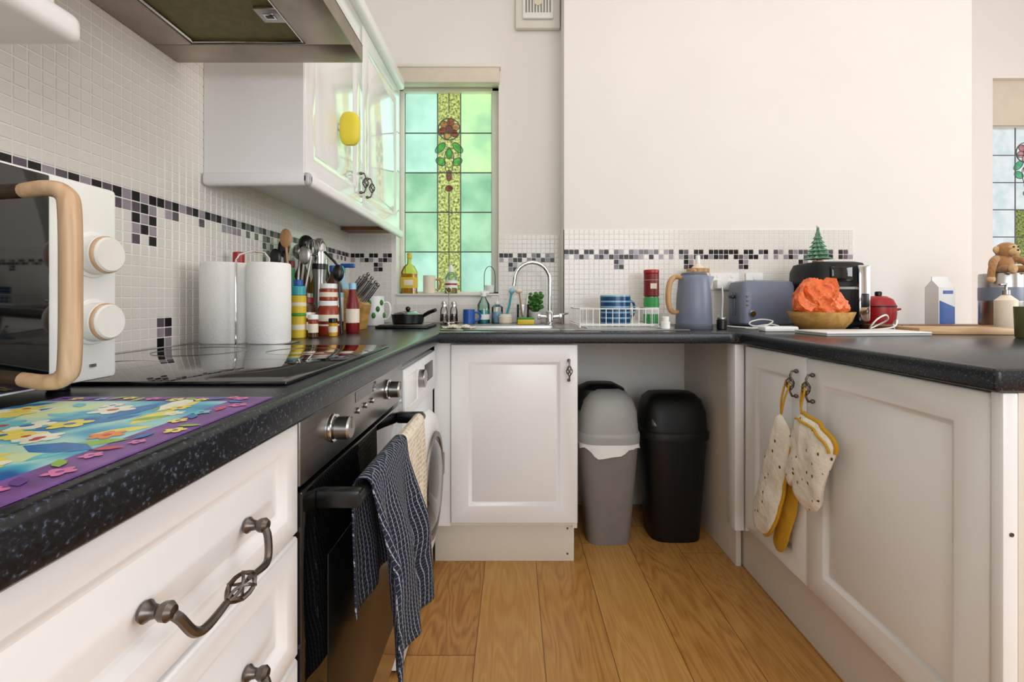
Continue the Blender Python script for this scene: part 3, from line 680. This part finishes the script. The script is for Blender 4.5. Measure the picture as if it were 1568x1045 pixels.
# ---------------------------------------------------------------- sink
b=B(); zr=WT+.0005
sx0,sx1,sy0,sy1=-.29,.70,1.80,2.27
for q in ((sx0,HX0+.006,sy0,sy1),(HX1-.006,.25,sy0,sy1),(HX0,HX1,sy0,HY0+.006),(HX0,HX1,HY1-.006,sy1)): b.box(*q,zr,zr+.004,'steel',.0015)
b.box(.25,sx1,sy0,sy1,zr,zr+.004,'steel',.0015)
for i in range(9): b.box(.30,.66,1.86+i*.04,1.868+i*.04,zr+.003,zr+.007,'steel',.002)
iv=[(HX0+.004,HY0+.004),(HX1-.004,HY0+.004),(HX1-.004,HY1-.004),(HX0+.004,HY1-.004)]
vs=[(x,y,zr+.002) for x,y in iv]+[(x*.9,2.01+(y-2.01)*.88,.765) for x,y in iv]
b.add(vs,[[0,1,5,4],[1,2,6,5],[2,3,7,6],[3,0,4,7],[4,5,6,7]],'steel')
b.cyl((0,2.01,.7655),.03,.003,'chrome')
b.make('kitchen_sink')
b=B(); fx,fy=.176,2.205; f0=zr+.004
b.lathe((fx,fy,f0),[(0,0),(.026,0),(.026,.006),(.019,.012),(.019,.06),(.016,.066),(0,.066)],'chrome')
pts=[(fx,fy,f0+.06),(fx,fy,f0+.19)]+[(fx-.085+.085*math.cos(a*pi/12),fy-.02*a/12,f0+.215+.085*math.sin(a*pi/12)) for a in range(0,12)]+[(fx-.172,fy-.02,f0+.20),(fx-.174,fy-.02,f0+.185)]
b.tube(pts,.0095,'chrome',12)
for s_ in (-1,1): b.tube([(fx,fy,f0+.035),(fx+s_*.045,fy,f0+.04)],.010,'chrome',10); b.cyl((fx+s_*.045-(.014 if s_<0 else -0.0),fy,f0+.04),.016,.014,'chrome','X')
b.tube([(fx+.05,fy,f0+.045),(fx+.085,fy-.03,f0+.055)],.005,'chrome'); b.make('kitchen_tap')
item('glass_jar_with_brush',.05,2.36,WT,[('glass',[(0,0),(.03,0),(.032,.004),(.032,.10),(.029,.10),(.029,.006),(0,.006)])],extra=lambda b:(b.tube([(.05,2.36,WT+.01),(.03,2.35,WT+.17)],.005,'wood',6),b.sph((.028,2.35,WT+.17),(.02,.018,.014),'cream'),b.tube([(.06,2.36,WT+.01),(.075,2.37,WT+.15)],.004,'white',6)))
item('spray_cleaner_bottle',-.155,2.37,WT,[('glassg',[(0,0),(.03,0),(.032,.004),(.032,.10),(.014,.13),(.012,.14)]),('teal',cylp(.029,.003,.07)),('white',cylp(.0325,.02,.05)),('white',cylp(.015,.14,.16))],extra=lambda b:b.box(-.17,-.125,2.362,2.378,WT+.155,WT+.17,'white',.003))
item('hand_soap',-.085,2.40,WT,[('glass',[(0,0),(.028,0),(.03,.004),(.03,.085),(.012,.10)]),('lblue',cylp(.027,.003,.06)),('white',cylp(.013,.1,.115))],extra=lambda b:b.tube([(-.085,2.40,WT+.11),(-.085,2.40,WT+.14),(-.115,2.39,WT+.138)],.004,'white',6))
item('tea_light_jar',-.04,2.33,WT,[('cream',cylp(.035,0,.045,.006)),('white',cylp(.03,.045,.05))])
b=B(); b.tube([(-.045,2.40,WT+.003),(-.02,2.40,WT+.10),(-.01,2.40,WT+.16)],.006,'teal',8); b.sph((-.008,2.40,WT+.17),(.016,.016,.016),'lblue'); b.make('dish_brush')
b=B(); c=(.12,2.41,WT); b.lathe(c,[(0,0),(.026,0),(.034,.055),(.036,.055),(.036,.06),(.030,.06),(.028,.05),(0,.05)],'white')
for i in range(80):
    a=R.random()*2*pi; r=R.random()*.045; h=.075+R.random()*.085; p=Vector((c[0]+r*math.cos(a),c[1]+r*math.sin(a),c[2]+h)); b.tube([(c[0],c[1],c[2]+.05),p],.0012,'leaf',4)
    b.sph(p,(.010,.010,.006),'leaf',Matrix.Rotation(R.random()*3,4,'X')@Matrix.Rotation(R.random()*3,4,'Z'),8,5)
b.make('potted_plant')
b=B(); b.pillow([(-.28,1.83),(-.2,1.825),(-.15,1.85),(-.17,1.90),(-.24,1.92),(-.29,1.88)],.006,'waffle',lambda a,y,t:(a,y,zr+.0115+t+.004*math.sin(a*120))); b.make('dish_cloth')
b=B(); b.box(.02,.10,2.165,2.20,zr+.0045,zr+.03,'yellow',.004); b.box(.02,.10,2.165,2.20,zr+.03,zr+.038,'green',.003); b.make('sponge')
# dish rack
b=B(); x0,x1,y0,y1,zb,zt=.275,.60,1.88,2.16,WT+.0095,WT+.085
for z in (zb+.012,zt):
    b.tube([(x0,y0,z),(x1,y0,z),(x1,y1,z),(x0,y1,z)],.0026 if z==zt else .002,'white',6,True)
n=13
for i in range(n):
    x=x0+(x1-x0)*i/(n-1); b.tube([(x,y0,zt),(x,y0,zb+.003),(x,y1,zb+.003),(x,y1,zt)],.0016,'white',5)
for i in range(6):
    y=y0+(y1-y0)*i/5; b.tube([(x0,y,zt),(x0,y,zb+.006),(x1,y,zb+.006),(x1,y,zt)],.0016,'white',5)
for (x,y) in ((x0,y0),(x1,y0),(x0,y1),(x1,y1)): b.sph((x,y,zb+.001),.004,'white',u=8,w=6)
b.make('dish_rack')
b=mug(.452,2.02,WT+.0175,.066,.125,'mugstripe',.25); b.make('striped_mug')
item('green_drink_can',.655,2.16,WT+.0095,[('green',[(0,0),(.03,0),(.036,.006),(.036,.118),(.032,.126),(0,.126)]),('white',cylp(.0365,.045,.08)),('steel',cylp(.0325,.124,.13))])
item('red_tin',.655,2.16,WT+.1400,[('darkred',cylp(.035,0,.108)),('cream',cylp(.0354,.075,.078)),('red',cylp(.036,.108,.125))],extra=lambda b:b.box(.64,.67,2.1235,2.1255,WT+.175,WT+.20,'cream'))
item('salt_shaker',.615,1.84,WT+.0048,[('white',cylp(.018,0,.03)),('white',cylp(.014,.03,.05))])
# kettle
b=B(); c=(.765,1.93,WT)
b.lathe(c,[(0,0),(.074,0),(.076,.004),(.076,.018),(.071,.022)],'slatedark',40)
b.lathe(c,[(.071,.02),(.073,.026),(.070,.12),(.062,.205),(.058,.222),(.054,.226),(0,.226)],'slate',40); b.lathe(c,[(.055,.225),(.05,.236),(.02,.241),(0,.241)],'slatedark',32); b.sph((c[0],c[1],c[2]+.245),(.012,.012,.009),'wood')
b.add([(c[0]+.045,c[1]-.018,c[2]+.225),(c[0]+.045,c[1]+.018,c[2]+.225),(c[0]+.088,c[1],c[2]+.222),(c[0]+.062,c[1]-.016,c[2]+.17),(c[0]+.062,c[1]+.016,c[2]+.17)],[[0,1,2],[0,2,3],[1,4,2],[3,2,4],[0,3,4,1]],'slate')
h=[(c[0]-.056,c[1]-.01,c[2]+.215),(c[0]-.085,c[1]-.015,c[2]+.218),(c[0]-.108,c[1]-.02,c[2]+.195),(c[0]-.115,c[1]-.02,c[2]+.14),(c[0]-.110,c[1]-.02,c[2]+.09),(c[0]-.092,c[1]-.015,c[2]+.07),(c[0]-.068,c[1]-.01,c[2]+.072)]
b.curve(h,[.009,.011,.012,.012,.011,.010,.008],'wood',10,3); b.make('electric_kettle')
item('storage_canister',.90,2.22,WT,[('cream',cylp(.052,0,.255,.004)),('wood',cylp(.053,.255,.275)),('cream',[(0,.275),(.03,.275),(.03,.28),(.01,.30),(0,.30)]),('white',cylp(.011,.30,.34))])
item('pepper_pot',.87,1.90,WT,[('black',cylp(.02,0,.04)),('steel',cylp(.018,.04,.05))])
b=B(); b.box(.99,1.136,2.289,2.2985,1.085,1.171,'white',.003)
for x in (1.028,1.10): b.box(x-.006,x+.006,2.286,2.29,1.145,1.16,'white',.002)
b.box(1.005,1.05,2.245,2.289,1.09,1.135,'white',.006); b.box(1.08,1.12,2.25,2.289,1.09,1.13,'white',.006)
b.make('wall_socket')
b=B(); b.box(1.17,1.256,2.289,2.2985,1.085,1.171,'white',.003); b.box(1.207,1.219,2.286,2.29,1.135,1.155,'white',.002); b.make('wall_socket')
WC=WT+.0055
b=B(); b.curve([(1.03,2.245,1.10),(1.02,2.215,1.05),(1.01,2.20,.97),(.99,2.15,WC+.002),(.95,2.0,WC),(1.0,1.90,WC),(1.08,1.93,WC),(1.12,2.0,WC)],.0035,'white',8)
b.curve([(.96,1.88,WC),(.98,1.84,WC),(1.02,1.83,WT+.02),(1.06,1.86,WT+.035),(1.04,1.91,WT+.04),(.99,1.90,WT+.03),(.97,1.85,WT+.018),(1.03,1.82,WT+.012),(1.08,1.84,WT+.012),(1.07,1.89,WT+.02),(1.0,1.90,WT+.01)],.003,'white',8); b.make('power_cable')
# toaster
b=B(); X0,X1,y0,y1=1.04,1.285,2.06,2.225
b.loft([((X0+X1)/2,(y0+y1)/2,WT+.008,X1-X0-.012,y1-y0-.012),((X0+X1)/2,(y0+y1)/2,WT+.016,X1-X0,y1-y0),((X0+X1)/2,(y0+y1)/2,WT+.185,X1-X0,y1-y0),((X0+X1)/2,(y0+y1)/2,WT+.205,X1-X0-.012,y1-y0-.014),((X0+X1)/2,(y0+y1)/2,WT+.212,X1-X0-.05,y1-y0-.05)],'slate',48,.15)
for y in (2.115,2.165): b.box(X0+.04,X1-.04,y-.012,y+.012,WT+.208,WT+.2135,'black',.002)
b.box(X0-.008,X0+.003,2.13,2.15,WT+.05,WT+.16,'slatedark',.002); b.box(X0-.022,X0-.004,2.12,2.16,WT+.13,WT+.145,'black',.004)
b.cyl((X0+.04,y0+.002,WT+.06),.014,.014,'chrome','-Y'); b.box(X0+.02,X1-.02,y0+.02,y1-.02,WT,WT+.01,'black')
for i in range(3): b.cyl((X0+.02,y0+.001,WT+.10+i*.02),.005,.004,'steel','-Y',10)
b.make('toaster')
# air fryer
b=B(); cx,cy=1.425,2.07
b.loft([(cx,cy,WT+.004,.23,.23),(cx,cy,WT+.02,.255,.25),(cx,cy,WT+.16,.268,.26),(cx,cy,WT+.25,.262,.255),(cx,cy,WT+.283,.235,.23),(cx,cy,WT+.29,.19,.19)],'blackplastic',48,.32)
b.loft([(cx,cy,WT+.168,.2725,.2645),(cx,cy,WT+.178,.2725,.2645)],'steel',48,.32,False)
b.box(cx+.035,cx+.085,cy-.150,cy-.118,WT+.03,WT+.27,'chrome',.008); b.box(cx+.042,cx+.078,cy-.154,cy-.14,WT+.09,WT+.15,'black',.006)
b.box(cx-.07,cx+.02,cy-.136,cy-.12,WT+.20,WT+.265,'blackgl',.005)
for i in range(4):
    a=i*pi/2+.78; b.cyl((cx+.08*math.cos(a),cy+.08*math.sin(a),WT),.012,.006,'black')
b.make('air_fryer')
b=B(); c=(1.385,2.07,WT+.2915); b.lathe(c,[(0,0),(.022,0),(.022,.01),(0,.01)],'wood',16); b.lathe(c,cylp(.005,.01,.04),'wooddark',8)
for i in range(7):
    r=.052*(1-i/7.4); z0=.016+i*.0185
    b.lathe(c,[(r,z0),(r*.55,z0+.014),(.004,z0+.034)],'pine',40,mod=lambda a,z,i=i:1+.2*math.sin(10*a+i*1.3))
b.sph((c[0],c[1],c[2]+.165),.007,'cream',u=8,w=6); b.make('christmas_tree_ornament')
# bowl + orange bag
b=B(); c=(1.215,1.80,WT); b.lathe(c,[(0,0),(.06,0),(.075,.006),(.10,.035),(.113,.07),(.114,.075),(.108,.075),(.095,.04),(.06,.012),(0,.010)],'bamboo',40); b.make('wooden_bowl')
b=B(); q=bmesh.new(); bmesh.ops.create_icosphere(q,subdivisions=5,radius=1)
for v in q.verts:
    n_=v.co.copy(); rid=lambda s_,o: 1-2*abs(mn.noise(n_*s_+Vector((o,o*2,1))))
    w=1+.14*mn.noise(n_*1.7+Vector((3,1,2)))+.12*rid(2.6,4)-.05+.06*rid(6,9)
    zz=n_.z; rr=.092*w*(1 if zz<0 else 1-.25*zz)
    v.co=Vector((c[0]+n_.x*rr-.018*zz*(zz>0),c[1]+n_.y*rr*.85,c[2]+.105+zz*(.09 if zz<0 else .100)*w+(.012*n_.x if zz>0 else 0)*-1))
for v in q.verts:
    d=math.hypot(v.co.x-c[0],v.co.y-c[1]); zmin=c[2]+.014+max(0,d-.05)*1.0
    if v.co.z<zmin: v.co.z=zmin
    if v.co.z<c[2]+.078 and d>.085: k_=.085/d; v.co.x=c[0]+(v.co.x-c[0])*k_; v.co.y=c[1]+(v.co.y-c[1])*k_
b.bm(q,'orange')
def strap(pts,wd):
    vs=[];fs=[]
    for i,(x,y,z) in enumerate(pts):
        for s_ in (-1,-.3,.4,1): vs.append((x+wd*s_*.6,y-.004*abs(s_)+.004*math.sin(i*2+s_*3),z+wd*s_*.8+.004*math.sin(i*1.7)))
    for i in range(len(pts)-1):
        for j in range(3): fs.append([i*4+j,i*4+j+1,(i+1)*4+j+1,(i+1)*4+j])
    b.add(vs,fs,'orange')
strap([(1.14,1.78,1.07),(1.115,1.76,1.075),(1.10,1.745,1.06),(1.10,1.735,1.035),(1.115,1.73,1.01),(1.14,1.725,1.0)],.016)
strap([(1.20,1.76,1.11),(1.215,1.73,1.10),(1.22,1.715,1.07),(1.21,1.705,1.04),(1.19,1.70,1.02)],.014)
b.make('orange_carrier_bag',ang=50)
item('red_pot',1.70,2.12,WT,[('red',[(0,0),(.055,0),(.062,.006),(.068,.06),(.067,.09)]),('black',cylp(.069,.09,.096)),('red',[(.067,.096),(.055,.125),(.03,.14),(0,.142)]),('black',cylp(.014,.14,.162,.004))],extra=lambda b:[b.tube([(1.70+s_*.064,2.10,WT+.075),(1.70+s_*.085,2.10,WT+.08),(1.70+s_*.085,2.14,WT+.08),(1.70+s_*.064,2.14,WT+.075)],.005,'red',6) for s_ in (-1,1)])
b=B(); Xt=Matrix.Translation((1.22,1.60,WT))@Matrix.Rotation(.06,4,'Z'); b.box(-.185,.185,-.08,.08,0,.007,'greylid',.002,X=Xt); b.box(-.185,.185,-.08,.08,.0078,.0135,'white',.002,X=Xt); b.make('laptop')
b=B(); b.box(.96,1.09,1.735,1.79,WT,WT+.02,'white',.006); b.cyl((1.0,1.76,WT+.019),.006,.002,'blue'); b.make('power_bank')
b=B(); b.box(1.50,2.16,1.76,1.98,WT,WT+.018,'wooddark',.004); b.tube([(1.52,1.78,WT+.02),(2.14,1.78,WT+.02)],.004,'wooddark',6); b.make('wooden_tray')
b=B(); Xt=Matrix.Translation((1.60,1.64,WT))@Matrix.Rotation(-.1,4,'Z'); b.box(-.17,.15,-.06,.06,0,.024,'woody',.005,X=Xt); b.tube([Xt@Vector((.15,0,.012)),Xt@Vector((.22,0,.012))],.0115,'woody',10); b.make('wooden_chopping_board')
b=B(); Xt=Matrix.Translation((1.96,1.62,WT))@Matrix.Rotation(.10,4,'Z'); b.box(-.10,.12,-.045,.045,0,.010,'wooddark',.002,X=Xt); b.box(-.09,.10,-.04,.04,.010,.016,'cream',.001,X=Xt); b.make('notebook')
b=B(); x0,x1,y0,y1=1.925,2.0,2.06,2.13; z1=WT+.18
b.box(x0,x1,y0,y1,WT,z1,'white'); b.add([(x0,y0,z1),(x1,y0,z1),(x1,y1,z1),(x0,y1,z1),(x0,(y0+y1)/2,z1+.035),(x1,(y0+y1)/2,z1+.035)],[[0,1,5,4],[2,3,4,5],[0,3,4],[1,2,5]],'white')
b.box(x0,x1,(y0+y1)/2-.002,(y0+y1)/2+.002,z1+.033,z1+.05,'white')
b.add([(x0+.004,y0-.0008,WT+.01),(x1-.002,y0-.0008,WT+.01),(x1-.002,y0-.0008,WT+.09),(x0+.004,y0-.0008,WT+.12)],[[0,1,2,3]],'blue'); b.box(x0+.02,x1-.01,y0-.001,y0,WT+.15,WT+.165,'blue'); b.make('milk_carton')
cx,cy=2.02,1.885; cz=WT+.0185
b=B(); b.lathe((cx,cy,cz),[(0,0),(.066,0),(.068,.004),(.068,.205),(.066,.212),(0,.212)],'steel',40); b.lathe((cx,cy,cz),[(.0685,.10),(.069,.105),(.069,.15),(.0685,.155)],'slate',40); b.make('steel_canister')
b=B(); t=cz+.2125
b.sph((cx,cy,t+.04),(.040,.036,.042),'tan'); b.sph((cx+.01,cy-.01,t+.095),(.036,.034,.034),'tan'); b.sph((cx+.012,cy-.038,t+.086),(.022,.016,.017),'tanlight'); b.sph((cx+.012,cy-.034,t+.104),(.022,.012,.012),'tanlight')
for s_ in (-1,1):
    b.sph((cx+.01+s_*.038,cy-.008,t+.098),(.013,.008,.015),'tanlight'); b.sph((cx+.012+s_*.009,cy-.0455,t+.106),.0035,'black',u=8,w=6)
    b.curve([(cx+s_*.03,cy-.01,t+.062),(cx+s_*.06,cy-.03,t+.05),(cx+s_*.080,cy-.04,t+.015),(cx+s_*.084,cy-.04,t-.02)],[.013,.013,.012,.012],'tan',10); b.sph((cx+s_*.084,cy-.04,t-.025),(.014,.014,.016),'tanlight')
    b.curve([(cx+s_*.02,cy-.02,t+.017),(cx+s_*.035,cy-.05,t+.016),(cx+s_*.04,cy-.075,t+.012)],[.016,.015,.013],'tan',10); b.sph((cx+s_*.04,cy-.082,t+.014),(.015,.012,.02),'tanlight')
b.sph((cx+.012,cy-.053,t+.092),.004,'black',u=8,w=6)
b.curve([(cx+.03,cy+.02,t+.02),(cx+.07,cy+.04,t+.03),(cx+.09,cy+.03,t+.07)],.007,'tan',8); b.make('plush_monkey')
item('drinking_glass',1.62,1.43,WT,[('olive',[(0,0),(.028,0),(.031,.004),(.034,.10),(.031,.10),(.028,.008),(0,.008)])])
item('soap_dispenser',1.84,1.70,WT,[('cream',[(0,0),(.03,0),(.032,.004),(.032,.12),(.012,.14)]),('steel',cylp(.012,.14,.16))],extra=lambda b:b.tube([(1.84,1.70,WT+.155),(1.84,1.70,WT+.18),(1.805,1.69,WT+.178)],.005,'steel',8))
b=B(); b.curve([(1.43,1.80,WC),(1.38,1.76,WC),(1.35,1.72,WT+.02),(1.36,1.70,WT+.05),(1.40,1.71,WT+.065),(1.43,1.74,WT+.045),(1.41,1.77,WT+.02),(1.37,1.75,WT+.010),(1.36,1.72,WT+.009),(1.42,1.70,WT+.02),(1.45,1.72,WT+.045),(1.47,1.76,WT+.03),(1.46,1.74,WT+.009),(1.42,1.69,WC),(1.34,1.71,WC)],.003,'white',8); b.make('phone_cable')
# ---------------------------------------------------------------- bins
b=B(); cx,cy=.408,2.0
b.loft([(cx,cy,0,.185,.17),(cx,cy,.006,.19,.175),(cx,cy,.43,.258,.23)],'greybin')
b.loft([(cx,cy,.432,.268,.24),(cx,cy,.455,.27,.242),(cx,cy,.47,.268,.24),(cx,cy,.475,.262,.235)],'greylid')
b.loft([(cx,cy,.475,.256,.235),(cx,cy,.56,.245,.225),(cx,cy,.605,.215,.20),(cx,cy,.635,.165,.17),(cx,cy,.65,.10,.12)],'greylid')
b.loft([(cx-.02,cy+.03,.56,.25,.19),(cx-.02,cy+.03,.645,.20,.15),(cx-.02,cy+.03,.665,.12,.10)],'blackplastic')
n=60; vs=[];fs=[]
for j in range(5):
    for i in range(n):
        a=2*pi*i/n; ca,sa=math.cos(a),math.sin(a); t=j/4
        drop=.012+.012*mn.noise(Vector((ca*3,sa*3,1)))+(.035*max(0,1-abs(a-1.45*pi)/.5))
        w=.262+.008*math.sin(9*a)*t+.004*t; wy=.236+.008*math.sin(7*a)*t
        vs.append((cx+w/2*math.copysign(abs(ca)**.56,ca),cy+wy/2*math.copysign(abs(sa)**.56,sa),.436-t*(.006+drop*1.3)))
for j in range(4):
    for i in range(n): fs.append([j*n+i,j*n+(i+1)%n,(j+1)*n+(i+1)%n,(j+1)*n+i])
b.add(vs,fs,'bag'); b.make('grey_swing_bin')
b=B(); cx,cy=.702,2.03
b.loft([(cx,cy,0,.215,.19),(cx,cy,.006,.22,.195),(cx,cy,.44,.275,.24)],'blackplastic')
b.loft([(cx,cy,.44,.292,.255),(cx,cy,.465,.292,.255),(cx,cy,.47,.284,.25),(cx,cy,.475,.276,.24)],'blackplastic')
b.loft([(cx,cy,.475,.27,.235),(cx,cy,.555,.262,.215),(cx,cy,.60,.235,.17),(cx,cy,.622,.19,.12),(cx,cy,.628,.12,.07)],'blackplastic',e=.22)
b.pillow([(-.10,.49),(.10,.49),(.10,.56),(.06,.60),(-.06,.60),(-.10,.56)],.006,'black',lambda a,z,t:(cx+a,cy-.108+(z-.49)*.33+t,z))
b.make('black_swing_bin')
# ---------------------------------------------------------------- towels
def drape(name,ya,yb,fl,bl,k,flare=0.0,amp=.012,nf=3,xo=0,slant=0,bot=0):
    b=B(); nu=52; prof=[]
    for i in range(22): prof.append((-1,bl*(1-i/21)))
    for i in range(1,8): prof.append((0,pi*i/8))
    for i in range(38): prof.append((1,fl*i/37))
    vs=[];fs=[]
    hx,hz,r=-.24,.728,.0135+xo
    for (t,q) in prof:
        for j in range(nu):
            u=j/(nu-1); y=ya+(yb-ya)*u
            if t==0:
                x=hx-r*math.cos(q); z=hz+r*math.sin(q)*(1.25); s_=0
            elif t==-1:
                s_=q/fl; x=hx-r-.006*math.sin(nf*2*pi*u)*min(1,s_*3); z=hz-q
            else:
                s_=q/fl; x=hx+r+amp*(math.sin(nf*2*pi*u+.6)+.4*math.sin(7*u*pi+s_*2))*min(1,s_*2.5)+amp*1.3*min(1,s_*2.5); z=hz-q*(1+bot*(u-.5))
            yy=y+flare*s_*u+slant*s_+.014*mn.noise(Vector((u*3,s_*3,ya*9)))*min(1,s_*3)
            vs.append((x,yy,z+.012*mn.noise(Vector((u*4,0,s_*2)))*s_))
    L=len(prof)
    for i in range(L-1):
        for j in range(nu-1): fs.append([i*nu+j,i*nu+j+1,(i+1)*nu+j+1,(i+1)*nu+j])
    b.add(vs,fs,k); o=b.make(name,ang=180); md=o.modifiers.new('thick','SOLIDIFY'); md.thickness=.0025; md.offset=0
    return o
drape('navy_tea_towel',.725,.955,.375,.22,'navytowel',flare=.12,amp=.015,nf=2.5,slant=.03,bot=.10,xo=.003)
drape('cream_waffle_towel',.975,1.15,.36,.20,'waffle',flare=.02,amp=.004,nf=2)
# ---------------------------------------------------------------- oven mitts
def wr(a,z,s=1): return .007*s*mn.noise(Vector((a*22,z*14,s)))+.004*s*mn.noise(Vector((a*50,z*34,s)))
b=B()
o1=b.pillow([(1.392,.684),(1.352,.655),(1.338,.600),(1.362,.50),(1.392,.40),(1.440,.30),(1.50,.262),(1.542,.285),(1.540,.345),(1.505,.42),(1.478,.50),(1.449,.57),(1.420,.647)],.022,'mitt',lambda a,z,t:(.818+t+wr(a,z),a,z),2.4)
b.tube(o1[8:24],.0055,'mustard',6)
o2=b.pillow([(1.350,.635),(1.322,.585),(1.335,.49),(1.366,.372),(1.410,.262),(1.450,.232),(1.475,.250),(1.462,.297),(1.41,.42),(1.37,.54)],.009,'mustard',lambda a,z,t:(.843+t+.3*wr(a,z,2),a,z),2.4)
b.curve([(.832,1.372,.79),(.827,1.368,.77),(.820,1.378,.73),(.818,1.390,.684),(.822,1.395,.73),(.832,1.388,.79)],.0028,'mustard',6); b.make('oven_mitt')
b=B()
o1=b.pillow([(1.300,.710),(1.262,.708),(1.225,.700),(1.190,.682),(1.168,.660),(1.172,.625),(1.192,.565),(1.212,.500),(1.240,.455),(1.280,.442),(1.310,.462),(1.318,.50),(1.340,.484),(1.362,.492),(1.364,.520),(1.345,.575),(1.330,.64),(1.318,.69)],.024,'mitt',lambda a,z,t:(.822+t+wr(a,z,1.4),a,z),2.4)
b.tube(o1[0:20],.006,'mustard',8)
b.tube([(p[0]-.016,p[1]+.004,p[2]-.016) for p in o1[0:18]],.0035,'mustard',8)
b.curve([(.832,1.300,.79),(.826,1.292,.77),(.822,1.30,.73),(.822,1.298,.708),(.826,1.308,.74),(.832,1.308,.79)],.0028,'mustard',6); b.make('oven_mitt')
# ---------------------------------------------------------------- lights
def area(name,loc,rot,sx,sy,p,col):
    l=bpy.data.lights.new(name,'AREA'); l.shape='RECTANGLE'; l.size=sx; l.size_y=sy; l.energy=p; l.color=col
    o=bpy.data.objects.new(name,l); o.location=loc; o.rotation_euler=rot; S.collection.objects.link(o); return o
area('daylight_rear',(1.2,-2.55,1.65),(pi/2,0,0),2.7,1.6,56,(.88,.945,1))
area('daylight_right',(4.45,.25,1.7),(0,pi/2,0),1.5,2.2,60,(.93,.96,1))
area('overhead_fill',(1.0,.6,3.1),(0,0,0),2.0,2.0,15,(1,.94,.87))  # added soft fill from above, no actual lamp there
area('daylight_window',(-.36,2.95,1.75),(-pi/2,0,0),.9,1.4,11,(1,1,.98))
w=bpy.data.worlds.new('World'); S.world=w; w.use_nodes=True
bg=w.node_tree.nodes['Background']; bg.inputs[0].default_value=(.95,.98,1,1); bg.inputs[1].default_value=.95
S.view_settings.view_transform='Standard'
# ---------------------------------------------------------------- camera
cd=bpy.data.cameras.new('camera'); cd.sensor_width=36; cd.lens=16.0; cd.shift_x=-.0013; cd.shift_y=-.0392; cd.clip_start=.02
co=bpy.data.objects.new('camera',cd); co.location=(0,0,1.03); co.rotation_euler=(pi/2,0,0); S.collection.objects.link(co); S.camera=co
